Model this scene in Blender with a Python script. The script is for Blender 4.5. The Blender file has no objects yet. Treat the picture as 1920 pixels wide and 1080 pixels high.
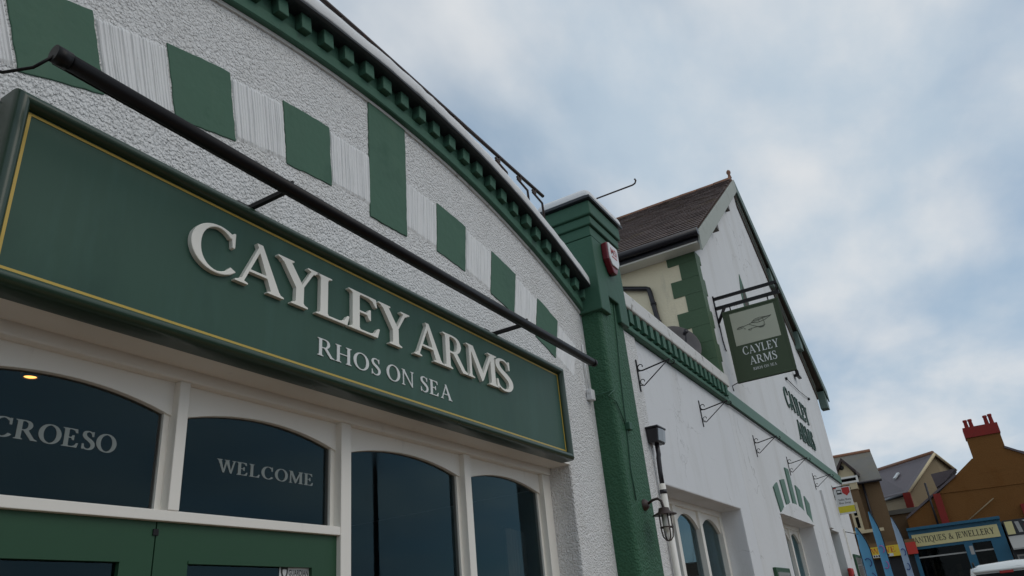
import bpy, bmesh, math, random
from mathutils import Matrix, Vector
from mathutils.geometry import delaunay_2d_cdt
rnd = random.Random(7)
S = bpy.context.scene
COL = S.collection
RAD = math.radians

# ------------------------------------------------------------------ camera
F = 1391.88                       # focal length in pixels of the 1920 px wide photograph
RM = ((0.50991362, 0.32256334, 0.79745908),
      (-0.85545377, 0.28765329, 0.4306442),
      (-0.0904817, -0.90178073, 0.42261636))   # rows: world X, Y, Z in camera axes (right, down, forward)
CAM = Vector((0.0, -2.6, 1.6))
cd = bpy.data.cameras.new('camera'); cam = bpy.data.objects.new('camera', cd); COL.objects.link(cam)
cd.sensor_width = 36; cd.lens = 36 * F / 1920; cd.clip_start = 0.05; cd.clip_end = 2000
rot = Matrix(RM) @ Matrix(((1, 0, 0), (0, -1, 0), (0, 0, -1)))
cam.matrix_world = Matrix.Translation(CAM) @ rot.to_4x4()
S.camera = cam

def ray(px, py):
    d = Vector((px - 960, py - 540, F))
    return Vector([sum(RM[i][k] * d[k] for k in range(3)) for i in range(3)])
def on_y(px, py, y): d = ray(px, py); return CAM + d * ((y - CAM.y) / d.y)
def on_x(px, py, x): d = ray(px, py); return CAM + d * ((x - CAM.x) / d.x)
def on_z(px, py, z): d = ray(px, py); return CAM + d * ((z - CAM.z) / d.z)

# ------------------------------------------------------------------ world and sun (overcast with soft breaks)
SUN = Vector((0.02, -0.74, 0.66)).normalized()
W = bpy.data.worlds.new('World'); S.world = W; W.use_nodes = True
nt = W.node_tree; nt.nodes.clear()
def N(nt, t, **k):
    n = nt.nodes.new(t)
    for a, b in k.items(): setattr(n, a, b)
    return n
out = N(nt, 'ShaderNodeOutputWorld'); bg = N(nt, 'ShaderNodeBackground'); bg.inputs[1].default_value = 0.1
sky = N(nt, 'ShaderNodeTexSky', sky_type='NISHITA', sun_disc=False)
sky.sun_elevation = math.asin(SUN.z); sky.sun_rotation = math.atan2(SUN.x, SUN.y)
sky.air_density = 1.0; sky.dust_density = 0.6; sky.ozone_density = 1.5
tc = N(nt, 'ShaderNodeTexCoord'); sep = N(nt, 'ShaderNodeSeparateXYZ'); nt.links.new(tc.outputs['Generated'], sep.inputs[0])
addz = N(nt, 'ShaderNodeMath', operation='MAXIMUM'); nt.links.new(sep.outputs[2], addz.inputs[0]); addz.inputs[1].default_value = 0.0
addz2 = N(nt, 'ShaderNodeMath', operation='ADD'); nt.links.new(addz.outputs[0], addz2.inputs[0]); addz2.inputs[1].default_value = 0.22
comb = N(nt, 'ShaderNodeCombineXYZ')
for i in (0, 1):
    dv = N(nt, 'ShaderNodeMath', operation='DIVIDE'); nt.links.new(sep.outputs[i], dv.inputs[0]); nt.links.new(addz2.outputs[0], dv.inputs[1])
    nt.links.new(dv.outputs[0], comb.inputs[i])
mp = N(nt, 'ShaderNodeMapping'); nt.links.new(comb.outputs[0], mp.inputs[0])
mp.inputs['Rotation'].default_value = (0, 0, RAD(-18)); mp.inputs['Scale'].default_value = (0.75, 1.1, 1); mp.inputs['Location'].default_value = (3.1, 1.7, 0)
def cloud(scale, detail, rough, lo, hi, dist=0.0):
    n = N(nt, 'ShaderNodeTexNoise'); nt.links.new(mp.outputs[0], n.inputs['Vector'])
    n.inputs['Scale'].default_value = scale; n.inputs['Detail'].default_value = detail; n.inputs['Roughness'].default_value = rough; n.inputs['Distortion'].default_value = dist
    r = N(nt, 'ShaderNodeMapRange', interpolation_type='SMOOTHSTEP'); nt.links.new(n.outputs[0], r.inputs[0])
    r.inputs[1].default_value = lo; r.inputs[2].default_value = hi
    return r.outputs[0]
c1 = cloud(1.7, 6, 0.5, 0.24, 0.62, 0.1)     # cloud cover
c2 = cloud(3.2, 8, 0.53, 0.30, 0.70, 0.12)    # light and dark inside the cloud
ccol = N(nt, 'ShaderNodeMix', data_type='RGBA'); nt.links.new(c2, ccol.inputs[0])
ccol.inputs[6].default_value = (4.8, 5.8, 6.8, 1); ccol.inputs[7].default_value = (7.2, 7.45, 7.7, 1)
blue = N(nt, 'ShaderNodeMix', data_type='RGBA'); blue.inputs[0].default_value = 0.45
nt.links.new(sky.outputs[0], blue.inputs[6]); blue.inputs[7].default_value = (4.3, 6.1, 7.7, 1)
allc = N(nt, 'ShaderNodeMix', data_type='RGBA'); nt.links.new(c1, allc.inputs[0])
nt.links.new(blue.outputs[2], allc.inputs[6]); nt.links.new(ccol.outputs[2], allc.inputs[7])
nt.links.new(allc.outputs[2], bg.inputs[0]); nt.links.new(bg.outputs[0], out.inputs[0])

sd = bpy.data.lights.new('sun', 'SUN'); sd.energy = 0.55; sd.angle = RAD(40); sd.color = (1.0, 0.90, 0.78)
so = bpy.data.objects.new('sun', sd); COL.objects.link(so); so.rotation_euler = SUN.to_track_quat('Z', 'Y').to_euler(); so.location = (0, -20, 30)

S.view_settings.view_transform = 'Standard'; S.view_settings.look = 'None'; S.view_settings.exposure = 0.0; S.view_settings.gamma = 1
S.render.engine = 'CYCLES'

# ------------------------------------------------------------------ materials
MATS = {}
def mat(name, col, rough=0.6, var=0.12, vs=1.6, bump=(), stain_pits=None, metal=0.0, spec=0.5, coat=0.0, crack=None):
    """procedural paint/metal/etc.; bump = list of (kind, scale, strength, distance)"""
    m = bpy.data.materials.new(name); m.use_nodes = True; t = m.node_tree; b = t.nodes['Principled BSDF']
    b.inputs['Roughness'].default_value = rough; b.inputs['Metallic'].default_value = metal
    b.inputs['Specular IOR Level'].default_value = spec; b.inputs['Coat Weight'].default_value = coat
    co = N(t, 'ShaderNodeTexCoord')
    n = N(t, 'ShaderNodeTexNoise'); t.links.new(co.outputs['Object'], n.inputs['Vector']); n.inputs['Scale'].default_value = vs; n.inputs['Detail'].default_value = 6; n.inputs['Roughness'].default_value = 0.6
    mx = N(t, 'ShaderNodeMix', data_type='RGBA'); t.links.new(n.outputs[0], mx.inputs[0])
    mx.inputs[6].default_value = (*[c * (1 - var) for c in col], 1); mx.inputs[7].default_value = (*[min(1, c * (1 + var)) for c in col], 1)
    last = mx.outputs[2]
    for st_ in (stain_pits if isinstance(stain_pits, list) else [stain_pits] if stain_pits else []):     # (colour, scale vector, threshold lo, hi, amount)
        scol, ssc, lo, hi, am = st_
        mpn = N(t, 'ShaderNodeMapping'); t.links.new(co.outputs['Object'], mpn.inputs[0]); mpn.inputs['Scale'].default_value = ssc
        n2 = N(t, 'ShaderNodeTexNoise'); t.links.new(mpn.outputs[0], n2.inputs['Vector']); n2.inputs['Scale'].default_value = 1; n2.inputs['Detail'].default_value = 8; n2.inputs['Roughness'].default_value = 0.65
        r = N(t, 'ShaderNodeMapRange'); t.links.new(n2.outputs[0], r.inputs[0]); r.inputs[1].default_value = lo; r.inputs[2].default_value = hi; r.inputs[4].default_value = am
        m2 = N(t, 'ShaderNodeMix', data_type='RGBA'); t.links.new(r.outputs[0], m2.inputs[0]); t.links.new(last, m2.inputs[6]); m2.inputs[7].default_value = (*scol, 1)
        last = m2.outputs[2]
    if crack:                      # (scale, width, colour)
        dn_ = N(t, 'ShaderNodeTexNoise'); dn_.inputs['Scale'].default_value = crack[0] * 4; dn_.inputs['Detail'].default_value = 5; t.links.new(co.outputs['Object'], dn_.inputs['Vector'])
        mv = N(t, 'ShaderNodeVectorMath', operation='MULTIPLY_ADD'); t.links.new(dn_.outputs['Color'], mv.inputs[0]); mv.inputs[1].default_value = (0.5 / crack[0],) * 3; t.links.new(co.outputs['Object'], mv.inputs[2])
        vo = N(t, 'ShaderNodeTexVoronoi', feature='DISTANCE_TO_EDGE'); vo.inputs['Scale'].default_value = crack[0]; t.links.new(mv.outputs[0], vo.inputs['Vector'])
        cr = N(t, 'ShaderNodeMapRange'); t.links.new(vo.outputs['Distance'], cr.inputs[0]); cr.inputs[1].default_value = 0.0; cr.inputs[2].default_value = crack[1]; cr.inputs[3].default_value = 1.0; cr.inputs[4].default_value = 0.0
        mk = N(t, 'ShaderNodeMapRange'); t.links.new(n.outputs[0], mk.inputs[0]); mk.inputs[1].default_value = 0.48; mk.inputs[2].default_value = 0.60; mk.inputs[4].default_value = 0.75
        mm_ = N(t, 'ShaderNodeMath', operation='MULTIPLY'); t.links.new(cr.outputs[0], mm_.inputs[0]); t.links.new(mk.outputs[0], mm_.inputs[1])
        m3 = N(t, 'ShaderNodeMix', data_type='RGBA'); t.links.new(mm_.outputs[0], m3.inputs[0]); t.links.new(last, m3.inputs[6]); m3.inputs[7].default_value = (*crack[2], 1); last = m3.outputs[2]
    t.links.new(last, b.inputs['Base Color'])
    r2 = N(t, 'ShaderNodeMapRange'); t.links.new(n.outputs[0], r2.inputs[0]); r2.inputs[3].default_value = max(0, rough - 0.08); r2.inputs[4].default_value = min(1, rough + 0.08); t.links.new(r2.outputs[0], b.inputs['Roughness'])
    prev = None
    for kind, sc, st, dist in bump:
        if kind == 'voronoi':
            tx = N(t, 'ShaderNodeTexVoronoi', feature='SMOOTH_F1'); o = tx.outputs['Distance']; tx.inputs['Scale'].default_value = sc; inp = tx.inputs['Vector']
        else:
            tx = N(t, 'ShaderNodeTexNoise'); o = tx.outputs[0]; tx.inputs['Scale'].default_value = sc; tx.inputs['Detail'].default_value = 4; inp = tx.inputs['Vector']
        t.links.new(co.outputs['Object'], inp)
        bp = N(t, 'ShaderNodeBump', invert=(kind == 'voronoi')); bp.inputs['Strength'].default_value = st; bp.inputs['Distance'].default_value = dist
        t.links.new(o, bp.inputs['Height'])
        if prev: t.links.new(prev.outputs[0], bp.inputs['Normal'])
        prev = bp
    if prev: t.links.new(prev.outputs[0], b.inputs['Normal'])
    MATS[name] = m; return m
M = MATS
WHITE = (0.81, 0.80, 0.785); GREEN = (0.067, 0.142, 0.096)
mat('roughcast', WHITE, 0.75, 0.05, 2.2, [('noise', 1.7, 0.4, 0.04), ('voronoi', 80, 0.95, 0.017), ('noise', 46, 0.55, 0.010), ('noise', 160, 0.85, 0.008)], stain_pits=[((0.30, 0.29, 0.27), (90, 90, 70), 0.63, 0.71, 0.75), ((0.58, 0.55, 0.49), (2.6, 2.6, 0.9), 0.52, 0.76, 0.4), ((0.25, 0.24, 0.21), (16, 16, 2.0), 0.66, 0.76, 0.5)], spec=0.3)  # finest dark specks paint the shade of roughcast pits, the rest is dirt
mat('combed', (0.79, 0.785, 0.775), 0.7, 0.05, 3, [('noise', 60, 0.35, 0.004)], stain_pits=((0.33, 0.33, 0.32), (40, 40, 14.0), 0.70, 0.78, 0.7), spec=0.3)
mat('render_white', (0.70, 0.705, 0.715), 0.7, 0.04, 0.9, [('noise', 28, 0.25, 0.006), ('noise', 3, 0.3, 0.02)], stain_pits=[((0.50, 0.49, 0.45), (2.2, 2.2, 0.5), 0.52, 0.78, 0.5), ((0.42, 0.40, 0.36), (9, 9, 0.9), 0.62, 0.80, 0.30), ((0.2, 0.19, 0.17), (9, 9, 9), 0.72, 0.78, 0.6)], crack=(0.55, 0.006, (0.28, 0.27, 0.26)))
mat('render_white_far', (0.70, 0.70, 0.70), 0.7, 0.05, 0.6, [('noise', 12, 0.3, 0.01)], stain_pits=[((0.50, 0.48, 0.44), (1.3, 1.3, 0.25), 0.50, 0.76, 0.6), ((0.42, 0.40, 0.36), (5, 5, 0.5), 0.60, 0.80, 0.30)], crack=(0.4, 0.008, (0.3, 0.29, 0.27)))
mat('render_cream', (0.86, 0.75, 0.53), 0.75, 0.06, 0.8, [('noise', 25, 0.5, 0.012)], stain_pits=((0.40, 0.35, 0.26), (3, 3, 0.8), 0.60, 0.78, 0.5))
mat('frame_white', (0.82, 0.785, 0.715), 0.42, 0.04, 3, [('noise', 18, 0.08, 0.004)], stain_pits=((0.45, 0.42, 0.37), (9, 9, 3), 0.64, 0.8, 0.35))
mat('green_panel', GREEN, 0.6, 0.12, 3.2, [('noise', 22, 0.3, 0.008), ('noise', 5, 0.3, 0.02)], stain_pits=[((0.085, 0.16, 0.105), (5, 5, 1.5), 0.52, 0.75, 0.6), ((0.03, 0.09, 0.055), (3, 3, 3), 0.55, 0.7, 0.5), ((0.02, 0.05, 0.03), (34, 34, 26), 0.72, 0.76, 0.8)], spec=0.2)
mat('green_rough', (0.036, 0.110, 0.060), 0.6, 0.16, 2.6, [('voronoi', 55, 0.8, 0.014), ('noise', 100, 0.5, 0.007)], stain_pits=((0.03, 0.09, 0.05), (4, 4, 0.8), 0.56, 0.75, 0.6), spec=0.25)
mat('green_smooth', (0.042, 0.112, 0.072), 0.55, 0.14, 2.4, [('noise', 14, 0.35, 0.010), ('noise', 60, 0.25, 0.004)], stain_pits=((0.035, 0.09, 0.06), (5, 5, 1.2), 0.55, 0.75, 0.6), spec=0.25)
mat('green_cornice', (0.055, 0.135, 0.092), 0.6, 0.14, 4, [('noise', 24, 0.3, 0.006)], stain_pits=((0.03, 0.05, 0.04), (5, 5, 4), 0.56, 0.72, 0.8), spec=0.25)
mat('green_sign', (0.040, 0.092, 0.066), 0.45, 0.05, 1.4, [('noise', 7, 0.05, 0.004), ('noise', 1.1, 0.06, 0.02)], spec=0.22, stain_pits=[((0.055, 0.125, 0.10), (7, 7, 0.8), 0.50, 0.75, 0.45), ((0.016, 0.05, 0.038), (2.0, 2.0, 1.0), 0.52, 0.75, 0.5), ((0.09, 0.13, 0.10), (60, 60, 60), 0.70, 0.76, 0.5)])
mat('green_moulding', (0.022, 0.050, 0.030), 0.30, 0.08, 3, [('noise', 30, 0.05, 0.003)], coat=0.1)
mat('green_sheen', (0.105, 0.195, 0.150), 0.6, 0.12, 2, [('noise', 22, 0.2, 0.006)], spec=0.3)  # green made paler, grazing sky reflection put into the colour
mat('green_dark', (0.055, 0.100, 0.080), 0.55, 0.1, 3, spec=0.2)
mat('green_door', (0.026, 0.078, 0.040), 0.45, 0.08, 4, [('noise', 30, 0.12, 0.003)], spec=0.25)
mat('green_quoin', (0.060, 0.115, 0.055), 0.65, 0.14, 1.2, [('noise', 20, 0.4, 0.01)])
mat('green_hanging', (0.060, 0.082, 0.046), 0.45, 0.08, 3, spec=0.2)
mat('gold', (0.50, 0.34, 0.05), 0.35, 0.06, 5, metal=0.1)
mat('letter', (0.84, 0.81, 0.73), 0.4, 0.03, 6, [('noise', 40, 0.06, 0.002)])
mat('letter_flat', (0.70, 0.71, 0.69), 0.5, 0.03, 6)
mat('vinyl', (0.24, 0.27, 0.26), 0.8, 0.05, 9)
mat('black_metal', (0.008, 0.0065, 0.007), 0.42, 0.25, 8, [('noise', 60, 0.15, 0.002)], spec=0.25)
mat('brown_metal', (0.040, 0.022, 0.018), 0.5, 0.3, 12, [('noise', 60, 0.3, 0.002)], stain_pits=((0.12, 0.05, 0.025), (20, 20, 20), 0.58, 0.72, 0.7))
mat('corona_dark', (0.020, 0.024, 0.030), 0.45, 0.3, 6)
mat('coping_white', (0.72, 0.715, 0.71), 0.55, 0.05, 3, [('noise', 9, 0.35, 0.012)], stain_pits=((0.35, 0.33, 0.30), (4, 4, 4), 0.60, 0.75, 0.6))
mat('parapet_white', (0.66, 0.655, 0.63), 0.7, 0.06, 2, [('noise', 20, 0.5, 0.01)], stain_pits=((0.10, 0.09, 0.06), (7, 7, 5), 0.58, 0.68, 0.85))
mat('slate', (0.135, 0.097, 0.085), 0.7, 0.5, 3.2, [('noise', 22, 0.3, 0.006)], stain_pits=((0.19, 0.14, 0.07), (1.2, 1.2, 1.2), 0.55, 0.7, 0.6), spec=0.2)
mat('slate_grey', (0.13, 0.12, 0.10), 0.65, 0.25, 2.5, [('noise', 12, 0.4, 0.02)], stain_pits=((0.17, 0.14, 0.08), (0.7, 0.7, 0.7), 0.5, 0.7, 0.6))
mat('slate_mauve', (0.115, 0.09, 0.095), 0.65, 0.25, 2.5, [('noise', 12, 0.4, 0.02)])
mat('ridge_tile', (0.24, 0.11, 0.06), 0.7, 0.3, 3)
mat('gutter', (0.014, 0.012, 0.016), 0.4, 0.2, 4)
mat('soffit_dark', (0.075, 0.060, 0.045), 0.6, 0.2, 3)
mat('barge_green', (0.10, 0.15, 0.125), 0.55, 0.15, 2, [('noise', 30, 0.2, 0.004)])
mat('barge_pale', (0.36, 0.38, 0.33), 0.6, 0.15, 2, [('noise', 30, 0.3, 0.006)], stain_pits=((0.2, 0.2, 0.17), (2, 2, 2), 0.55, 0.7, 0.6))
mat('lead', (0.10, 0.10, 0.105), 0.45, 0.2, 3)
mat('dish', (0.10, 0.088, 0.085), 0.5, 0.12, 4)
mat('red_plastic', (0.16, 0.008, 0.018), 0.35, 0.1, 4)
mat('red_paint', (0.42, 0.022, 0.018), 0.45, 0.1, 2)
mat('white_plastic', (0.70, 0.70, 0.70), 0.35, 0.04, 6)
mat('brown_render', (0.190, 0.086, 0.028), 0.85, 0.14, 0.7, [('noise', 20, 0.4, 0.02)], stain_pits=((0.15, 0.055, 0.012), (0.8, 0.8, 0.4), 0.5, 0.7, 0.6), spec=0.08)
mat('tan_render', (0.29, 0.22, 0.13), 0.85, 0.1, 0.7, [('noise', 20, 0.4, 0.02)])
mat('house_brown', (0.175, 0.112, 0.062), 0.85, 0.1, 0.6, [('noise', 18, 0.4, 0.02)], spec=0.1)
mat('house_cream', (0.58, 0.47, 0.29), 0.7, 0.06, 1)
mat('red_brick', (0.23, 0.016, 0.010), 0.8, 0.2, 6)
mat('shop_blue', (0.008, 0.095, 0.165), 0.45, 0.08, 1.5)
mat('shop_cream', (0.60, 0.52, 0.25), 0.5, 0.05, 1)
mat('shop_yellow', (0.70, 0.48, 0.03), 0.5, 0.06, 1)
mat('shop_red', (0.50, 0.03, 0.015), 0.45, 0.06, 1)
mat('shop_black', (0.012, 0.012, 0.014), 0.4, 0.2, 2)
mat('shop_grey', (0.34, 0.33, 0.31), 0.6, 0.1, 1)
mat('flag_blue', (0.12, 0.36, 0.56), 0.7, 0.06, 2)
mat('flag_pale', (0.36, 0.46, 0.58), 0.7, 0.06, 2)
mat('flag_pink', (0.45, 0.13, 0.35), 0.7, 0.06, 2)
mat('flag_ink', (0.03, 0.07, 0.22), 0.7, 0.06, 2)
mat('ink', (0.02, 0.02, 0.018), 0.7, 0.05, 3)
mat('ink_green', (0.085, 0.09, 0.07), 0.7, 0.05, 3)
mat('picture_paper', (0.42, 0.425, 0.33), 0.6, 0.10, 2.5)
mat('sign_yellow', (0.58, 0.50, 0.02), 0.4, 0.05, 2)
mat('paper', (0.62, 0.63, 0.62), 0.6, 0.04, 3)
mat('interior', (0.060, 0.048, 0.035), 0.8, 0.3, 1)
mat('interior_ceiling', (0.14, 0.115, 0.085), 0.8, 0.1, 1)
mat('curtain', (0.22, 0.19, 0.14), 0.8, 0.2, 8)
mat('asphalt', (0.05, 0.05, 0.052), 0.85, 0.2, 3, [('voronoi', 90, 0.5, 0.01)])
mat('paving', (0.33, 0.19, 0.095), 0.8, 0.12, 1.5, [('noise', 40, 0.3, 0.006)])  # pavement out of view, its brown picked to bounce warm light onto the soffit
mat('kerb', (0.30, 0.29, 0.27), 0.8, 0.1, 2, [('noise', 40, 0.3, 0.006)])
mat('van_paint', (0.70, 0.72, 0.70), 0.25, 0.03, 1, coat=0.6)
mat('rubber', (0.015, 0.015, 0.016), 0.7, 0.2, 6)
mat('hopper_grey', (0.30, 0.33, 0.36), 0.4, 0.1, 6)
mat('hub', (0.35, 0.35, 0.36), 0.35, 0.1, 6, metal=0.8)

def glass(name, tint=0.85, ior=1.35, col=(0.9, 0.97, 1.0)):
    m = bpy.data.materials.new(name); m.use_nodes = True; t = m.node_tree; t.nodes.clear()
    o = N(t, 'ShaderNodeOutputMaterial'); tr = N(t, 'ShaderNodeBsdfTransparent'); tr.inputs[0].default_value = (tint, tint, tint, 1)
    g = N(t, 'ShaderNodeBsdfGlossy'); g.inputs['Roughness'].default_value = 0.015; g.inputs[0].default_value = (*col, 1)
    fr = N(t, 'ShaderNodeFresnel'); fr.inputs[0].default_value = ior
    co = N(t, 'ShaderNodeTexCoord'); nz = N(t, 'ShaderNodeTexNoise'); nz.inputs['Scale'].default_value = 2.2; nz.inputs['Detail'].default_value = 1; t.links.new(co.outputs['Object'], nz.inputs['Vector'])
    bp = N(t, 'ShaderNodeBump'); bp.inputs['Strength'].default_value = 0.12; bp.inputs['Distance'].default_value = 0.004; t.links.new(nz.outputs[0], bp.inputs['Height'])
    t.links.new(bp.outputs[0], g.inputs['Normal'])
    ge = N(t, 'ShaderNodeNewGeometry'); inv = N(t, 'ShaderNodeMath', operation='SUBTRACT'); inv.inputs[0].default_value = 1.0; t.links.new(ge.outputs['Backfacing'], inv.inputs[1])
    ml = N(t, 'ShaderNodeMath', operation='MULTIPLY'); t.links.new(fr.outputs[0], ml.inputs[0]); t.links.new(inv.outputs[0], ml.inputs[1])
    sm = N(t, 'ShaderNodeTexNoise'); sm.inputs['Scale'].default_value = 5; sm.inputs['Detail'].default_value = 6; t.links.new(co.outputs['Object'], sm.inputs['Vector'])
    sr = N(t, 'ShaderNodeMapRange'); t.links.new(sm.outputs[0], sr.inputs[0]); sr.inputs[1].default_value = 0.45; sr.inputs[2].default_value = 0.8; sr.inputs[3].default_value = 0.012; sr.inputs[4].default_value = 0.10; t.links.new(sr.outputs[0], g.inputs['Roughness'])   # the far side of a pane adds no second mirror
    mx = N(t, 'ShaderNodeMixShader'); t.links.new(ml.outputs[0], mx.inputs[0]); t.links.new(tr.outputs[0], mx.inputs[1]); t.links.new(g.outputs[0], mx.inputs[2]); t.links.new(mx.outputs[0], o.inputs[0])
    M[name] = m
glass('pane_glass', 0.60, 1.37, (0.52, 0.86, 1.0)); glass('clear_glass', 0.92, 1.3); glass('far_glass', 0.3, 1.22)
m = bpy.data.materials.new('lamp_glow'); m.use_nodes = True; b = m.node_tree.nodes['Principled BSDF']
b.inputs['Emission Color'].default_value = (1.0, 0.42, 0.10, 1); b.inputs['Emission Strength'].default_value = 7; M['lamp_glow'] = m

# ------------------------------------------------------------------ mesh helpers
class MB:
    def __init__(s): s.v = []; s.f = []; s.sm = []
    def poly(s, pts):
        i = len(s.v); s.v += [tuple(p) for p in pts]; s.f.append(tuple(range(i, i + len(pts)))); return s
    def hexa(s, p):                       # 8 points: bottom ring 0-3, top ring 4-7
        i = len(s.v); s.v += [tuple(q) for q in p]
        for q in ((0, 3, 2, 1), (4, 5, 6, 7), (0, 1, 5, 4), (1, 2, 6, 5), (2, 3, 7, 6), (3, 0, 4, 7)): s.f.append(tuple(i + k for k in q))
        return s
    def box(s, x0, x1, y0, y1, z0, z1):
        return s.hexa([(x0, y0, z0), (x1, y0, z0), (x1, y1, z0), (x0, y1, z0), (x0, y0, z1), (x1, y0, z1), (x1, y1, z1), (x0, y1, z1)])
    def prism(s, front, back):            # two matching outlines
        n = len(front); i = len(s.v); s.v += [tuple(p) for p in front] + [tuple(p) for p in back]
        s.f.append(tuple(range(i, i + n))); s.f.append(tuple(range(i + 2 * n - 1, i + n - 1, -1)))
        for k in range(n): s.f.append((i + k, i + n + k, i + n + (k + 1) % n, i + (k + 1) % n))
        return s
    def slab_y(s, pts, y0, y1): return s.prism([(x, y0, z) for x, z in pts], [(x, y1, z) for x, z in pts])
    def slab_x(s, pts, x0, x1): return s.prism([(x0, y, z) for y, z in pts], [(x1, y, z) for y, z in pts])
    def tube(s, path, r, n=8, caps=True):
        path = [Vector(p) for p in path]; rs = r if isinstance(r, (list, tuple)) else [r] * len(path)
        rings = []; up = None
        for k, p in enumerate(path):
            t = (path[min(k + 1, len(path) - 1)] - path[max(k - 1, 0)]).normalized()
            if up is None or abs(t.dot(up)) > 0.98: up = Vector((0, 0, 1)) if abs(t.z) < 0.9 else Vector((1, 0, 0))
            a = t.cross(up).normalized(); bb = a.cross(t).normalized(); up = bb
            i = len(s.v)
            for q in range(n):
                an = 2 * math.pi * q / n; s.v.append(tuple(p + (a * math.cos(an) + bb * math.sin(an)) * rs[k]))
            rings.append(i)
        for k in range(len(rings) - 1):
            for q in range(n): s.f.append((rings[k] + q, rings[k] + (q + 1) % n, rings[k + 1] + (q + 1) % n, rings[k + 1] + q)); s.sm.append(len(s.f) - 1)
        if caps:
            s.f.append(tuple(rings[0] + q for q in range(n - 1, -1, -1))); s.f.append(tuple(rings[-1] + q for q in range(n)))
        return s
    def lathe(s, c, prof, n=20, axis='z'):       # prof: (radius, height)
        c = Vector(c); rings = []
        for r, h in prof:
            i = len(s.v); rings.append(i)
            for q in range(n):
                an = 2 * math.pi * q / n; u, w = r * math.cos(an), r * math.sin(an)
                s.v.append(tuple(c + (Vector((u, w, h)) if axis == 'z' else Vector((u, h, w)) if axis == 'y' else Vector((h, u, w)))))
        for k in range(len(rings) - 1):
            for q in range(n): s.f.append((rings[k] + q, rings[k] + (q + 1) % n, rings[k + 1] + (q + 1) % n, rings[k + 1] + q)); s.sm.append(len(s.f) - 1)
        return s
    def grid(s, rows, smooth=True):
        i = len(s.v); h, w = len(rows), len(rows[0])
        for r in rows: s.v += [tuple(p) for p in r]
        for a in range(h - 1):
            for c in range(w - 1):
                s.f.append((i + a * w + c, i + a * w + c + 1, i + (a + 1) * w + c + 1, i + (a + 1) * w + c))
                if smooth: s.sm.append(len(s.f) - 1)
        return s
    def mesh(s, name, material, fix=True):
        me = bpy.data.meshes.new(name); me.from_pydata(s.v, [], s.f)
        for k in s.sm: me.polygons[k].use_smooth = True
        if fix:
            bm = bmesh.new(); bm.from_mesh(me); bmesh.ops.recalc_face_normals(bm, faces=bm.faces); bm.to_mesh(me); bm.free()
        for mm in (material if isinstance(material, (list, tuple)) else [material]): me.materials.append(M[mm])
        return me
    def build(s, name, material, parent=None, bevel=0.0, local=False, fix=True, seg=2):
        return link(name, s.mesh(name, material, fix), parent, bevel, local, seg)
def link(name, me, parent=None, bevel=0.0, local=False, seg=2):
    o = bpy.data.objects.new(name, me); COL.objects.link(o)
    if parent:
        o.parent = parent
        if not local: o.matrix_parent_inverse = root_matrix(parent).inverted()
    if bevel:
        md = o.modifiers.new('edge', 'BEVEL'); md.width = bevel; md.segments = seg; md.limit_method = 'ANGLE'; md.angle_limit = RAD(40); md.harden_normals = False
    return o
def root_matrix(o):
    mtx = o.matrix_basis.copy()
    return (root_matrix(o.parent) @ o.matrix_parent_inverse @ mtx) if o.parent else mtx
def tag(o, label=None, cat=None, group=None, kind=None):
    if label: o['label'] = label
    if cat: o['category'] = cat
    if group: o['group'] = group
    if kind: o['kind'] = kind
    return o
def thing(name, label, cat, loc=(0, 0, 0), group=None):
    o = bpy.data.objects.new(name, None); COL.objects.link(o); o.location = loc; o.empty_display_size = 0.2
    return tag(o, label, cat, group)
def copy_tree(o, parent=None):
    c = o.copy(); COL.objects.link(c); c.parent = parent
    if parent: c.matrix_parent_inverse = o.matrix_parent_inverse.copy()
    for ch in [x for x in bpy.data.objects if x.parent is o]: copy_tree(ch, c)
    return c
def arc(cx, cz, r, a0, a1, n):      # angle from vertical, clockwise
    return [(cx + r * math.sin(a0 + (a1 - a0) * k / n), cz + r * math.cos(a0 + (a1 - a0) * k / n)) for k in range(n + 1)]

# ------------------------------------------------------------------ serif lettering (outlines drawn here, joined with a constrained triangulation)
ST, TH, SO, SH = 0.135, 0.055, 0.075, 0.032
def q_ser(x0, x1, y, up):      # slab serif with bracket, x0..x1 is the stem it carries
    d = 1 if up else -1
    return [(x0 - SO, y), (x1 + SO, y), (x1 + SO, y + d * SH), (x1 + 0.015, y + d * 0.06), (x1, y + d * 0.10), (x0, y + d * 0.10), (x0 - 0.015, y + d * 0.06), (x0 - SO, y + d * SH)]
def stem(x, w=ST, top=True, bot=True):
    p = [[(x, 0.01), (x + w, 0.01), (x + w, 0.99), (x, 0.99)]]
    if bot: p.append(q_ser(x, x + w, 0, True))
    if top: p.append(q_ser(x, x + w, 1, False))
    return p
def stroke(pts, ws):
    P = [Vector(p) for p in pts]; L, R_ = [], []
    for k, p in enumerate(P):
        t = (P[min(k + 1, len(P) - 1)] - P[max(k - 1, 0)]).normalized(); n = Vector((-t.y, t.x))
        L.append(p + n * ws[k] / 2); R_.append(p - n * ws[k] / 2)
    return [tuple(q) for q in L] + [tuple(q) for q in reversed(R_)]
def ell(cx, cy, rx, ry, a0, a1, thick, thin, n=28):
    pts, ws = [], []
    for k in range(n + 1):
        a = RAD(a0 + (a1 - a0) * k / n); c, s_ = math.cos(a), math.sin(a)
        w = thin + (thick - thin) * abs(c) ** 1.5
        pts.append((cx + (rx - w / 2) * c, cy + (ry - w / 2) * s_)); ws.append(w)
    return stroke(pts, ws)
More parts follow.
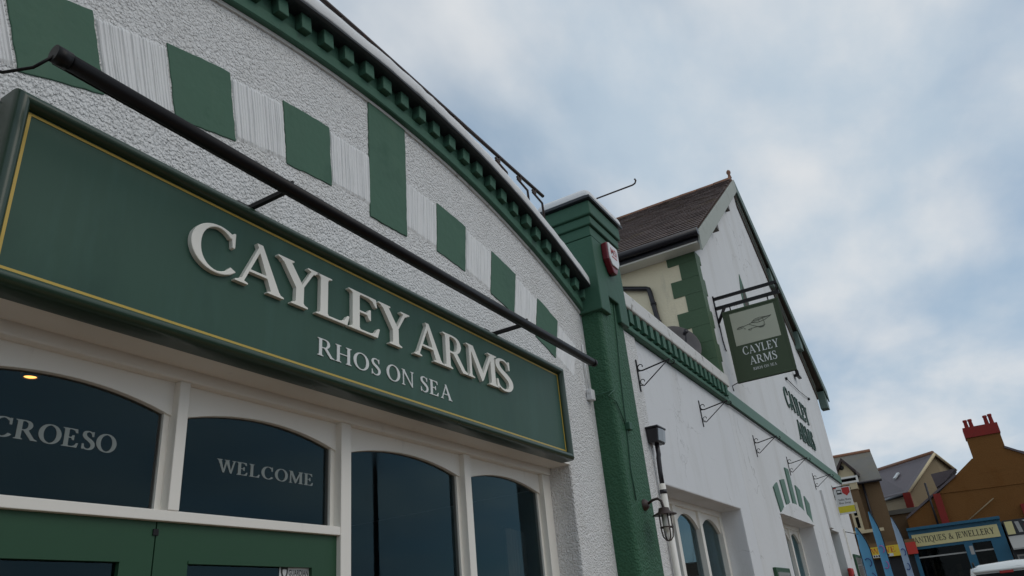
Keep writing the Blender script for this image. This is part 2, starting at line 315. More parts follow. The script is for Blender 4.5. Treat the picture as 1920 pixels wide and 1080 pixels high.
def spline(ctrl, n=8):
    P = [Vector(c[:2]) for c in ctrl]; Wd = [c[2] for c in ctrl]; pts, ws = [], []
    for k in range(len(P) - 1):
        p0, p1, p2, p3 = P[max(k - 1, 0)], P[k], P[k + 1], P[min(k + 2, len(P) - 1)]
        for j in range(n + (k == len(P) - 2)):
            t = j / n
            pts.append(0.5 * ((2 * p1) + (p2 - p0) * t + (2 * p0 - 5 * p1 + 4 * p2 - p3) * t * t + (3 * p1 - p0 - 3 * p2 + p3) * t ** 3)); ws.append(Wd[k] + (Wd[k + 1] - Wd[k]) * t)
    return stroke(pts, ws)
def glyphs():
    G = {}
    G['A'] = ([[(0.095, 0.02), (0.15, 0.02), (0.425, 0.93), (0.39, 1.0)], [(0.34, 1.02), (0.435, 1.02), (0.775, 0.02), (0.615, 0.02)], [(0.19, 0.31), (0.66, 0.31), (0.64, 0.365), (0.21, 0.365)],
               q_ser(0.095, 0.15, 0, True), q_ser(0.625, 0.755, 0, True)], 0.86)
    G['C'] = ([ell(0.43, 0.5, 0.41, 0.52, 52, 318, ST + 0.015, TH, 40), [(0.655, 0.66), (0.70, 0.66), (0.70, 1.0), (0.675, 1.0), (0.62, 0.93), (0.64, 0.84)]], 0.80)
    G['D'] = (stem(0.08) + [spline([(0.15, 0.97, TH), (0.40, 0.965, TH), (0.62, 0.80, 0.10), (0.68, 0.5, ST), (0.62, 0.20, 0.10), (0.40, 0.035, TH), (0.15, 0.03, TH)])], 0.84)
    bot = lambda x: [(0.10, 0), (x, 0), (x + 0.045, 0.25), (x + 0.01, 0.25), (x - 0.06, 0.10), (x - 0.15, 0.055), (0.10, 0.055)]
    G['L'] = (stem(0.08) + [bot(0.58)], 0.68)
    top = [(0.10, 1), (0.54, 1), (0.565, 0.78), (0.53, 0.78), (0.47, 0.90), (0.38, 0.945), (0.10, 0.945)]
    mid = [(0.10, 0.485), (0.36, 0.485), (0.405, 0.37), (0.435, 0.37), (0.435, 0.65), (0.405, 0.65), (0.36, 0.54), (0.10, 0.54)]
    G['E'] = (stem(0.08) + [bot(0.57), top, mid], 0.68)
    G['F'] = (stem(0.08) + [top, mid], 0.62)
    G['H'] = (stem(0.08) + stem(0.60) + [[(0.15, 0.48), (0.65, 0.48), (0.65, 0.535), (0.15, 0.535)]], 0.84)
    G['I'] = (stem(0.08), 0.32)
    G['J'] = ([[(0.16, 0.15), (0.295, 0.15), (0.295, 0.99), (0.16, 0.99)], q_ser(0.16, 0.295, 1, False), spline([(0.228, 0.22, ST), (0.225, 0.05, 0.12), (0.16, -0.10, 0.08), (0.02, -0.17, 0.04)])], 0.38)
    G['M'] = (stem(0.10, 0.06) + stem(0.76, ST) + [[(0.09, 1.0), (0.23, 1.0), (0.53, 0.18), (0.465, 0.0), (0.45, 0.0)], [(0.465, 0.0), (0.505, 0.06), (0.84, 1.0), (0.775, 1.0), (0.45, 0.12)]], 1.0)
    G['N'] = (stem(0.10, 0.06) + [[(0.655, 0.0), (0.715, 0.0), (0.715, 0.99), (0.655, 0.99)], q_ser(0.655, 0.715, 1, False), [(0.05, 1.0), (0.19, 1.0), (0.715, 0.02), (0.715, -0.01), (0.67, -0.01)]], 0.82)
    ring = [ell(0.43, 0.5, 0.41, 0.52, -92, 92, ST + 0.01, TH, 30), ell(0.43, 0.5, 0.41, 0.52, 88, 272, ST + 0.01, TH, 30)]
    G['O'] = (ring, 0.86)
    G['Q'] = (ring + [spline([(0.42, 0.02, 0.07), (0.60, -0.12, 0.10), (0.82, -0.20, 0.06)])], 0.88)
    G['R'] = (stem(0.08) + [spline([(0.15, 0.972, TH), (0.36, 0.972, TH), (0.49, 0.90, 0.10), (0.53, 0.745, 0.135), (0.48, 0.59, 0.10), (0.36, 0.50, TH), (0.15, 0.50, TH)]),
               [(0.30, 0.50), (0.45, 0.515), (0.70, 0.10), (0.82, 0.035), (0.82, 0.0), (0.62, 0.0)]], 0.80)
    G['S'] = ([spline([(0.47, 0.76, 0.03), (0.43, 0.90, 0.04), (0.31, 0.985, 0.055), (0.16, 0.93, 0.09), (0.125, 0.77, 0.125), (0.20, 0.63, 0.145), (0.36, 0.50, 0.155), (0.475, 0.36, 0.145), (0.495, 0.20, 0.12), (0.42, 0.055, 0.085), (0.27, 0.01, 0.055), (0.14, 0.09, 0.04), (0.095, 0.26, 0.03)]),
                [(0.455, 0.72), (0.49, 0.72), (0.49, 1.0), (0.46, 1.0), (0.43, 0.92)], [(0.075, 0.30), (0.11, 0.30), (0.14, 0.09), (0.105, 0.0), (0.075, 0.0)]], 0.58)
    G['T'] = ([[(0.275, 0.01), (0.41, 0.01), (0.41, 0.97), (0.275, 0.97)], q_ser(0.275, 0.41, 0, True), [(0.07, 0.945), (0.62, 0.945), (0.62, 1.0), (0.07, 1.0)], [(0.03, 0.76), (0.06, 0.76), (0.14, 0.95), (0.06, 1.0), (0.045, 1.0)], [(0.655, 0.76), (0.625, 0.76), (0.545, 0.95), (0.625, 1.0), (0.64, 1.0)]], 0.68)
    G['U'] = ([[(0.09, 0.30), (0.225, 0.30), (0.225, 0.99), (0.09, 0.99)], q_ser(0.09, 0.225, 1, False), [(0.60, 0.30), (0.655, 0.30), (0.655, 0.99), (0.60, 0.99)], q_ser(0.60, 0.655, 1, False),
               spline([(0.157, 0.34, ST), (0.165, 0.20, 0.125), (0.25, 0.05, 0.09), (0.39, 0.015, 0.06), (0.54, 0.07, 0.055), (0.62, 0.20, 0.055), (0.628, 0.34, 0.055)])], 0.76)
    G['W'] = ([[(0.08, 0.98), (0.235, 0.98), (0.41, 0.0), (0.37, 0.0)], [(0.36, 0.0), (0.42, 0.0), (0.59, 0.98), (0.53, 0.98)], [(0.50, 0.98), (0.655, 0.98), (0.83, 0.0), (0.79, 0.0)], [(0.78, 0.0), (0.84, 0.0), (1.03, 0.98), (0.97, 0.98)],
               q_ser(0.09, 0.22, 1, False), q_ser(0.52, 0.64, 1, False), q_ser(0.96, 1.02, 1, False)], 1.10)
    G['Y'] = ([[(0.07, 0.98), (0.225, 0.98), (0.46, 0.47), (0.46, 0.40), (0.33, 0.40)], [(0.60, 0.98), (0.66, 0.98), (0.46, 0.47), (0.40, 0.44)], [(0.328, 0.01), (0.463, 0.01), (0.463, 0.46), (0.328, 0.46)], q_ser(0.328, 0.463, 0, True), q_ser(0.085, 0.205, 1, False), q_ser(0.60, 0.66, 1, False)], 0.76)
    G['&'] = ([spline([(0.86, 0.55, 0.05), (0.74, 0.24, 0.06), (0.50, 0.03, 0.07), (0.22, 0.06, 0.11), (0.13, 0.26, 0.12), (0.28, 0.47, 0.08), (0.48, 0.62, 0.06), (0.54, 0.80, 0.07), (0.43, 0.96, 0.06), (0.30, 0.88, 0.09)]), spline([(0.30, 0.88, 0.09), (0.32, 0.68, 0.12), (0.52, 0.36, 0.14), (0.72, 0.10, 0.12), (0.90, 0.02, 0.06)])], 0.94)
    G['V'] = ([[(0.08, 0.98), (0.235, 0.98), (0.44, 0.0), (0.39, 0.0)], [(0.38, 0.0), (0.44, 0.0), (0.66, 0.98), (0.60, 0.98)], q_ser(0.09, 0.22, 1, False), q_ser(0.60, 0.66, 1, False)], 0.76)
    G[' '] = ([], 0.34)
    return G
GL = glyphs(); _gc = {}
def glyph2d(ch):
    if ch in _gc: return _gc[ch]
    polys = GL[ch][0]; vs, fs = [], []
    for p in polys:
        ar = sum(p[k][0] * p[(k + 1) % len(p)][1] - p[(k + 1) % len(p)][0] * p[k][1] for k in range(len(p)))
        if ar < 0: p = p[::-1]
        i = len(vs); vs += [Vector(q) for q in p]; fs.append(list(range(i, i + len(p))))
    r = delaunay_2d_cdt(vs, [], fs, 0, 1e-5)
    tri = [list(f) for f, o in zip(r[2], r[5]) if o]
    _gc[ch] = ([tuple(v) for v in r[0]], tri); return _gc[ch]
def text_layout(txt, space=0.0):
    x = 0; out_ = []
    for c in txt:
        out_.append((c, x)); x += GL[c][1] + space
    return out_, x - space
def letter_mesh(mb, ch, fn, depth):      # fn(u, v, d) -> world point; front at d = depth
    vs, tri = glyph2d(ch); i = len(mb.v); n = len(vs)
    mb.v += [tuple(fn(u, v, depth)) for u, v in vs]
    cnt = {}
    for t in tri:
        mb.f.append(tuple(i + k for k in t))
        for a, b_ in ((t[0], t[1]), (t[1], t[2]), (t[2], t[0])): cnt[(a, b_)] = 1
    if depth > 0:
        mb.v += [tuple(fn(u, v, 0)) for u, v in vs]
        for (a, b_) in cnt:
            if (b_, a) not in cnt: mb.f.append((i + a, i + n + a, i + n + b_, i + b_))
def lettering(txt, fn, u0, u1, v0, h, depth, name, material, parent, each=False, space=0.0, bevel=0.0, bold=0.0):
    """fills u0..u1 with the word, cap height h from v0"""
    lay, wd = text_layout(txt, space); left = 0.05; k = (u1 - u0) / (wd - 0.09)
    mb = MB()
    for c, x in lay:
        if c == ' ': continue
        f2 = lambda u, v, d, x=x: fn(u0 + (u + x - left) * k, v0 + v * h, d)
        if each:
            m1 = MB(); letter_mesh(m1, c, f2, depth); o = m1.build(name, material, parent, bevel, fix=False)
        else:
            letter_mesh(mb, c, f2, depth)
            if bold: letter_mesh(mb, c, lambda u, v, d: f2(u + bold, v, d) + Vector((0, -0.0004, 0)), depth)
    if not each: return mb.build(name, material, parent, fix=False)
def sans(txt, fn, u0, u1, v0, h, name, material, parent, bold=0.0):
    cu = bpy.data.curves.new(name, 'FONT'); cu.body = txt; cu.offset = bold; cu.resolution_u = 3
    o = bpy.data.objects.new(name, cu); COL.objects.link(o); bpy.context.view_layer.update()
    me = bpy.data.meshes.new_from_object(o.evaluated_get(bpy.context.evaluated_depsgraph_get()))
    bpy.data.objects.remove(o); bpy.data.curves.remove(cu)
    xs = [v.co.x for v in me.vertices]; ys = [v.co.y for v in me.vertices]; x0, x1 = min(xs), max(xs)
    for v in me.vertices: v.co = fn(u0 + (v.co.x - x0) / (x1 - x0) * (u1 - u0), v0 + (v.co.y) / 0.7 * h, 0.0)
    me.name = name; me.materials.clear(); me.materials.append(M[material])
    return link(name, me, parent)

# ================================================================== the setting
tag(MB().poly([(-400, -400, -0.12), (400, -400, -0.12), (400, 400, -0.12), (-400, 400, -0.12)]).build('ground', 'asphalt'), kind='structure')
tag(MB().box(-12, 26.5, -2.35, 0.0, -0.119, 0.0).build('pavement', 'paving'), kind='structure')
kb = MB()
for k in range(42): kb.box(-12 + k * 0.915, -12 + k * 0.915 + 0.905, -2.50, -2.355, -0.119, 0.004)
tag(kb.build('kerb', 'kerb', bevel=0.012), kind='structure')
tag(MB().box(31.5, 34.0, -14, 9, -0.119, 0.0).build('pavement', 'paving'), kind='structure')

# ================================================================== front building: arched gable front
AX, AZ, AR = 3.25, -2.78, 7.70
XL, XR = 0.34, 6.16                  # pilaster faces
front = thing('pub_building', 'white roughcast pub front with arched parapet and green panels above the wide fascia', 'building', (3.25, 0, 0))
OPX0, OPX1, OPZ = 1.0, 5.50, 2.83
aL = math.asin((XL - AX) / (AR + .02)); aR = math.asin((XR - AX) / (AR + .02))
top = arc(AX, AZ, AR + 0.25, aL, aR, 40)
# wall with its opening, reveals rounded off by a bevel
w = MB()
w.slab_y([(XL, 0), (OPX0, 0), (OPX0, OPZ), (OPX1, OPZ), (OPX1, 0), (XR, 0)] + list(reversed([(x, z) for x, z in top])), 0.0, 0.28)
w.build('wall', 'roughcast', front, bevel=0.014)
# voussoir ring: green panels, combed white panels and the tall keystone
per = RAD(5.8)
for k in range(-3, 4):
    a0, a1 = k * per - per / 4, k * per + per / 4
    r0, r1 = (6.79, AR + 0.02) if k == 0 else (6.865, 7.27)
    if k == 0:
        pts = [(AX - 0.185, 4.015), (AX + 0.18, 4.025), (AX + 0.195, AZ + r1), (AX - 0.195, AZ + r1)]
        nm = 'keystone'
    else:
        pts = arc(AX, AZ, r0, a0, a1, 4) + arc(AX, AZ, r1, a1, a0, 4); nm = 'green_panel'
    dense = []
    for i_ in range(len(pts)):
        (xa_, za2), (xb_, zb3) = pts[i_], pts[(i_ + 1) % len(pts)]; m_ = max(1, int(math.hypot(xb_ - xa_, zb3 - za2) / 0.035))
        for q_ in range(m_): dense.append((xa_ + (xb_ - xa_) * q_ / m_ + rnd.uniform(-.0028, .0028), za2 + (zb3 - za2) * q_ / m_ + rnd.uniform(-.0035, .0035)))
    pts = dense
    MB().slab_y(pts, -0.007 if k else -0.010, 0.004).build(nm, 'green_panel', front, bevel=0.003)
for k in range(-4, 4):
    a0, a1 = k * per + per / 4 + 0.0012, (k + 1) * per - per / 4 - 0.0012
    nx, nz = 84, 16; prof = [0.0] * (nx + 1); i = 0
    while i <= nx:                       # ridges of uneven width and height, dragged by hand
        wd_ = rnd.choice((2, 2, 3, 3, 4)); hh = rnd.uniform(0.45, 1.0)
        for q_ in range(i, min(nx + 1, i + wd_)): prof[q_] = hh
        i += wd_ + rnd.choice((1, 1, 1, 2))
    rows = []; drift = 0.0; fade = [rnd.uniform(0, 6.28) for _ in range(nx + 1)]
    for j in range(nz + 1):
        r = 6.875 + (7.25 - 6.875) * j / nz + 0; drift += rnd.uniform(-.0005, .0005); rw = []
        for i in range(nx + 1):
            a = a0 + (a1 - a0) * i / nx
            ed = 0 if (i in (0, nx) or j in (0, nz)) else 1
            y = -(0.002 + 0.010 * prof[i] * (0.85 + 0.15 * math.sin(fade[i - i % 6] + j * 0.4)) * rnd.uniform(0.93, 1.04)) if ed else 0.002
            rw.append((AX + (r + (rnd.uniform(-.008, .008) if j in (0, nz) else 0)) * math.sin(a) + (drift if ed else 0), y, AZ + (r + (rnd.uniform(-.008, .008) if j in (0, nz) else 0)) * math.cos(a)))
        rows.append(rw)
    MB().grid(rows, smooth=False).build('combed_panel', 'combed', front)
# cornice: frieze, dentils, dark corona, white coping
def sweep(prof, a0, a1, n, name, material, smooth=False, bevel=0.0, wob=0.0):
    mb = MB(); rows = []
    for k in range(n + 1):
        a = a0 + (a1 - a0) * k / n; dw = rnd.uniform(-wob, wob)
        rows.append([(AX + (r + dw) * math.sin(a), y, AZ + (r + dw) * math.cos(a)) for r, y in prof + [prof[0]]])
    mb.grid(rows, smooth); mb.poly([p for p in rows[0][:-1]]); mb.poly(list(reversed(rows[-1][:-1])))
    return mb.build(name, material, front, bevel)
sweep([(7.695, 0.02), (7.695, -0.048), (7.702, -0.055), (7.776, -0.055), (7.782, -0.040), (7.897, -0.040), (7.897, 0.02)], aL, aR, 60, 'frieze', 'green_cornice')
sweep([(7.675, 0.004), (7.675, -0.014), (7.692, -0.020), (7.694, 0.004)], aL, aR, 60, 'fillet', 'parapet_white')
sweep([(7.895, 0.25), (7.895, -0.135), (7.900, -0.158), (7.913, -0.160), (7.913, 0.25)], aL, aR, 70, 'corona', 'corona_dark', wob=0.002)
sweep([(7.914, 0.32), (7.914, -0.154), (7.925, -0.160), (7.985, -0.157), (8.018, -0.146), (8.034, -0.115), (8.042, -0.04), (8.02, 0.32)], aL, aR + 0.004, 90, 'coping', 'coping_white', True, wob=0.006)
dm = MB().box(-0.042, 0.042, -0.100, -0.039, 7.787, 7.896).mesh('dentil', 'green_cornice')
nd = 0
a = aL + 0.012
while a < aR - 0.004:
    o = link('dentil', dm, front, bevel=0.006, local=True); o.location = (AX - 3.25, rnd.uniform(-.004, .004), AZ); o.rotation_euler = (rnd.uniform(-.0006, .0006), a, 0); o.scale = (rnd.uniform(.90, 1.10), rnd.uniform(.93, 1.06), 1); a += 0.0243 * rnd.uniform(0.97, 1.03)

# pilasters (right one fully detailed, the left one stands just outside the frame)
def pilaster(x0, x1, nm='pilaster'):
    p = MB().box(x0, x1, -0.20, 0.20, 0, 4.62).build(nm, 'green_rough', front, bevel=0.045, seg=4)
    u0, u1 = x0 - 0.045, x1 + 0.045; y = -0.245
    lw = (u1 - u0)
    MB().slab_y([(u0, 4.33), (u0 + lw * .33, 4.33), (u0 + lw * .33, 4.53), (u0 + lw * .69, 4.53), (u0 + lw * .69, 4.33), (u1, 4.33), (u1, 5.12), (u0, 5.12)], y, 0.215).build('upper_block', 'green_smooth', p, bevel=0.01)
    MB().box(u0 + 0.004, u1 - 0.004, y + 0.006, 0.21, 5.128, 5.24).build('upper_course', 'green_smooth', p, bevel=0.008)
    MB().box(u0 - 0.02, u1 + 0.02, y - 0.022, 0.235, 5.243, 5.34).build('neck_moulding', 'green_smooth', p, bevel=0.012)
    MB().box(u0 - 0.045, u1 + 0.045, y - 0.045, 0.26, 5.344, 5.50).build('neck_moulding', 'green_smooth', p, bevel=0.014)
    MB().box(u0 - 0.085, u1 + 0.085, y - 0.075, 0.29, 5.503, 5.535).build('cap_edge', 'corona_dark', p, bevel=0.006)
    c0, c1, d0, d1 = u0 - 0.083, u1 + 0.083, y - 0.073, 0.288
    rows = []
    for ins, z in ((0, 5.536), (0.0, 5.565), (0.012, 5.60), (0.045, 5.635), (0.10, 5.662), (0.18, 5.68), (0.30, 5.688)):
        ring = []; x_0, x_1, y_0, y_1 = c0 + ins, c1 - ins, d0 + min(ins, .26), d1 - min(ins, .26); rr = max(0.0, 0.045)
        for (cx, cy, st) in ((x_1 - rr, y_1 - rr, 0), (x_0 + rr, y_1 - rr, 90), (x_0 + rr, y_0 + rr, 180), (x_1 - rr, y_0 + rr, 270)):
            for q in range(4):
                an = RAD(st + 30 * q); ring.append((cx + rr * math.cos(an), cy + rr * math.sin(an), z + rnd.uniform(-.0025, .0025)))
        rows.append(ring + [ring[0]])
    cp = MB().grid(rows); cp.poly(rows[-1][:-1]); cp.build('cap', 'coping_white', p)
    return p
pil = pilaster(6.16, 6.76)
pilaster(-0.26, 0.34)
# roof behind the parapet, side wall
MB().box(-0.2, 6.7, 0.32, 9.0, 4.1, 4.25).build('flat_roof', 'lead', front)
MB().box(6.50, 6.74, 0.21, 9.0, 0.0, 4.09).build('side_wall', 'render_white', front)
MB().box(-0.24, 0.0, 0.21, 9.0, 0.0, 4.09).build('side_wall', 'render_white', front)

# window and door screen inside the opening
FY, SY, GY = 0.195, 0.235, 0.262
head_z = on_y(635, 790, FY).z
tr_t = on_y(300, 955, FY).z; tr_b = on_y(500, 992, FY).z
mull = [(on_y(338, 730, FY).x, on_y(359, 720, FY).x), (on_y(640.8, 793, FY).x, on_y(659, 798, FY).x), (on_y(871, 880, FY).x, on_y(882.5, 880, FY).x)]
jx = on_y(1021, 925, FY).x
MB().box(OPX0 + .001, OPX1 - .001, -0.001, FY - 0.013, OPZ - 0.022, OPZ - 0.002).build('soffit', 'frame_white', front, bevel=0.003)
MB().box(OPX0, OPX1, FY - 0.012, 0.28, head_z, OPZ - 0.001).build('window_head', 'frame_white', front, bevel=0.008)
for a_, b_ in mull: MB().box(a_, b_, FY, 0.30, 0.0 if (a_, b_) != mull[0] else tr_t, head_z).build('mullion', 'frame_white', front, bevel=0.004)
MB().box(jx, OPX1, FY + 0.004, 0.30, 0, head_z).build('jamb', 'frame_white', front, bevel=0.004)
MB().box(OPX0, OPX0 + 0.08, FY + 0.004, 0.30, 0, head_z).build('jamb', 'frame_white', front, bevel=0.004)
MB().box(OPX0 + 0.08, mull[1][0], FY + 0.003, 0.30, tr_b, tr_t).build('transom', 'frame_white', front, bevel=0.003)
spr = on_y(620, 843, SY).z; apx = on_y(440, 777, SY).z
lights = [(OPX0 + 0.08, mull[0][0], tr_t), (mull[0][1], mull[1][0], tr_t), (mull[1][1], mull[2][0], 0.55), (mull[2][1], jx, 0.55)]
for i, (x0, x1, zb) in enumerate(lights):
    h = apx - spr; hw = (x1 - x0) / 2; r = (hw * hw + h * h) / (2 * h); cx = (x0 + x1) / 2; am = math.asin(hw / r)
    pts = [(x0 - .004, head_z + .004), (x0 - .004, spr)] + arc(cx, apx - r, r, -am, am, 22) + [(x1 + .004, spr), (x1 + .004, head_z + .004)]
    MB().slab_y(pts, SY, 0.285).build('arched_panel', 'frame_white', front, bevel=0.003)
    # thin bead round the glass
    MB().box(x0, x0 + 0.028, GY - 0.014, 0.285, zb, spr + 0.02).build('glazing_bead', 'frame_white', front)
    MB().box(x1 - 0.028, x1, GY - 0.014, 0.285, zb, spr + 0.02).build('glazing_bead', 'frame_white', front)
    g = MB().box(x0 + .002, x1 - .002, GY, GY + 0.006, zb - 0.01, apx + 0.02).build('pane', 'pane_glass', front)
    if i == 0:
        lettering('CROESO', lambda u, v, d: Vector((u, GY - 0.0015, v)), on_y(-18, 800, GY).x, on_y(215, 835, GY).x, on_y(196, 848, GY).z, on_y(196, 814, GY).z - on_y(196, 848, GY).z, 0, 'lettering', 'vinyl', g, space=0.05, bold=0.045)
    if i == 1:
        lettering('WELCOME', lambda u, v, d: Vector((u, GY - 0.0015, v)), on_y(407, 870, GY).x, on_y(586, 895, GY).x, on_y(412, 885, GY).z, on_y(410, 860, GY).z - on_y(412, 885, GY).z, 0, 'lettering', 'vinyl', g, space=0.06, bold=0.04)
    if i >= 2:
        MB().box(x0, x1, FY - 0.02, 0.30, 0.47, 0.55).build('sill', 'frame_white', front, bevel=0.004)
        MB().box(x0, x1, FY + 0.02, 0.30, 0.0, 0.47).build('stall_riser', 'green_door', front)
# doors
DY = 0.225
seam = on_y(292, 1000, DY).x
dz = tr_b
for k, (x0, x1, ga, gb) in enumerate(((OPX0 + 0.08, seam - 0.003, OPX0 + 0.20, on_y(225, 1045, DY).x), (seam + 0.003, mull[1][0], on_y(352, 1055, DY).x, on_y(585, 1060, DY).x))):
    gt = on_y(420, 1054, DY).z
    d = MB().box(x0, ga, DY, 0.27, 0, dz).box(gb, x1, DY, 0.27, 0, dz).box(ga, gb, DY, 0.27, gt, dz).box(ga, gb, DY, 0.27, 0, 0.95).build('door', 'green_door', front)
    MB().box(ga, gb, DY + 0.022, DY + 0.028, 0.95, gt).build('pane', 'pane_glass', d)
    MB().box(ga, gb, DY - 0.004, DY + 0.02, gt - 0.012, gt).build('bead', 'green_door', d)
    if k == 1:
        s0, s1 = on_y(524, 1062, DY + .02).x, on_y(579, 1066, DY + .02).x; st = on_y(550, 1060, DY + .02).z; sy = DY + 0.0195
        stk = MB().box(s0, s1, sy, sy + 0.001, st - 0.10, st).build('sticker', 'paper', d)
        sans('GUARDIAN', lambda u, v, e: Vector((u, sy - 0.0012, v)), s0 + 0.058, s1 - 0.006, st - 0.047, 0.026, 'lettering', 'ink', d, bold=0.02)
        c = (s0 + 0.031, st - 0.035)
        sh = [(c[0] + u * 0.022, c[1] + v * 0.03) for u, v in ((-1, .9), (0, 1), (1, .9), (1, 0), (.6, -.7), (0, -1.1), (-.6, -.7), (-1, 0))]
        MB().slab_y(sh, sy - 0.0011, sy - 0.0002).build('shield', 'ink', d)
        MB().slab_y([(c[0] + (x - c[0]) * .55, c[1] + (z - c[1]) * .55) for x, z in sh], sy - 0.0018, sy - 0.0012).build('shield_centre', 'paper', d)
        MB().box(s0 + 0.058, s1 - 0.006, sy - 0.0012, sy - 0.0002, st - 0.068, st - 0.053).build('sticker_bar', 'ink', d)
    else:
        MB().box(x1 - 0.012, x1 + 0.012, DY - 0.006, DY, dz - 0.055, dz - 0.03).build('door_stop', 'black_metal', d)
# dim interior with ceiling, back wall and a curtain beside the right light
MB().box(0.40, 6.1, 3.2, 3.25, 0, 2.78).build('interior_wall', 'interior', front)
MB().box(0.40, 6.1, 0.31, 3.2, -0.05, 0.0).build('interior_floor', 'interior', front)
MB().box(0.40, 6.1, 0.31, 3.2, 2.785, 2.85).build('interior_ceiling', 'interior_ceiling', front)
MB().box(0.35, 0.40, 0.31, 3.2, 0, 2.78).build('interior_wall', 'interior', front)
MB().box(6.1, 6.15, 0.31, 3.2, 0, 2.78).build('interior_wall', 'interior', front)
rows = []
for j in range(2):
    rows.append([(5.10 + 0.45 * k / 30, 0.42 + 0.03 * math.sin(k * 1.3) + 0.10 * k / 30, 0.1 + j * 2.25) for k in range(31)])
tag(MB().grid(rows).build('curtain', 'curtain'), 'beige curtain hanging behind the right hand window light of the pub front', 'curtain')
dl = on_z(55, 716, 2.75)
dlt = thing('downlight', 'small warm lit ceiling spotlight seen through the transom window', 'ceiling light', (dl.x, dl.y, 2.785))
MB().lathe((dl.x, dl.y, 0), [(0.036, 2.784), (0.036, 2.772), (0.028, 2.768), (0.024, 2.774)], 24).build('ring', 'white_plastic', dlt)
MB().lathe((dl.x, dl.y, 0), [(0.024, 2.773), (0.0005, 2.7735)], 24).build('lamp', 'lamp_glow', dlt)

# ================================================================== fascia sign
sx0, sx1, sz0, sz1 = 1.0, 5.345, 2.80, 3.565
sgn = thing('fascia_sign', 'long dark green fascia board with raised cream capitals and thin gold line', 'sign', (3.17, 0, sz0))
MB().box(sx0 + 0.03, sx1 - 0.03, -0.085, -0.001, sz0 + 0.03, sz1 - 0.03).build('board', 'green_sign', sgn)
def mould(path, nrm):      # rounded picture-frame moulding
    prof = []
    for k in range(13):
        t = math.pi * k / 12
        prof.append((0.029 - 0.029 * math.cos(t), -0.088 - 0.040 * math.sin(t)))
    prof = [(0.0, -0.002)] + prof + [(0.058, -0.06)]
    return prof
pr = mould(None, None)
def frame_side(c0, c1, inward):
    rows = []
    for (cx, cz), (ix, iz) in ((c0, inward[0]), (c1, inward[1])):
        rows.append([(cx + ix * o, y, cz + iz * o) for o, y in pr])
    mb = MB(); mb.grid(rows, True); return mb
cs = [(sx0, sz0), (sx1, sz0), (sx1, sz1), (sx0, sz1)]; iw = [(1, 1), (-1, 1), (-1, -1), (1, -1)]
for k in range(4): frame_side(cs[k], cs[(k + 1) % 4], (iw[k], iw[(k + 1) % 4])).build('moulding', 'green_moulding', sgn)
gi, gw = 0.064, 0.011
yb = -0.0875
MB().box(sx0 + gi, sx1 - gi, yb, -0.0852, sz0 + gi, sz0 + gi + gw).build('gold_line', 'gold', sgn)
MB().box(sx0 + gi, sx1 - gi, yb, -0.0852, sz1 - gi - gw, sz1 - gi).build('gold_line', 'gold', sgn)
MB().box(sx0 + gi, sx0 + gi + gw, yb, -0.0852, sz0 + gi + gw, sz1 - gi - gw).build('gold_line', 'gold', sgn)
MB().box(sx1 - gi - gw, sx1 - gi, yb, -0.0852, sz0 + gi + gw, sz1 - gi - gw).build('gold_line', 'gold', sgn)
LY = -0.1205
fs = lambda u, v, d: Vector((u, -0.0855 - d, v))
zc = on_y(595, 585, LY).z
ch = on_y(400, 411, LY).z - zc - 0.012
for c_l, pl, pr_ in (('C', (361.7, 450), (451.7, 435)), ('A', (443.3, 526.7), (535.3, 558)), ('Y', (525.3, 475), (602.5, 506.7)), ('L', (595.8, 588), (658.8, 589.5)), ('E', (657, 612.5), (715.6, 617)), ('Y', (712.4, 562), (770, 586)),
                     ('A', (780, 664), (836, 683.6)), ('R', (836.4, 689), (882, 702)), ('M', (880.8, 706.6), (937.7, 725)), ('S', (934.4, 711), (964.4, 717.5))):
    g0, g1 = min(v[0] for v in glyph2d(c_l)[0]), max(v[0] for v in glyph2d(c_l)[0])
    ua, ub = on_y(*pl, LY).x, on_y(*pr_, LY).x
    m1 = MB(); letter_mesh(m1, c_l, lambda u, v, d: fs(ua + (u - g0) / (g1 - g0) * (ub - ua), zc + v * ch, d), 0.024); m1.build('letter', 'letter', sgn, 0.004, fix=False)
LY2 = -0.089; z2 = on_y(640, 680, LY2).z; h2 = on_y(602, 634, LY2).z - z2
xa, xb = on_y(596, 660, LY2).x, on_y(848, 750, LY2).x
for wd, p, q in (('RHOS', (597, 660), (713, 700)), ('ON', (726, 700), (776, 725)), ('SEA', (789, 730), (848, 752))):
    lettering(wd, fs, on_y(*p, LY2).x, on_y(*q, LY2).x, z2, h2, 0.004, 'letter', 'letter_flat', sgn, each=True, space=0.06)

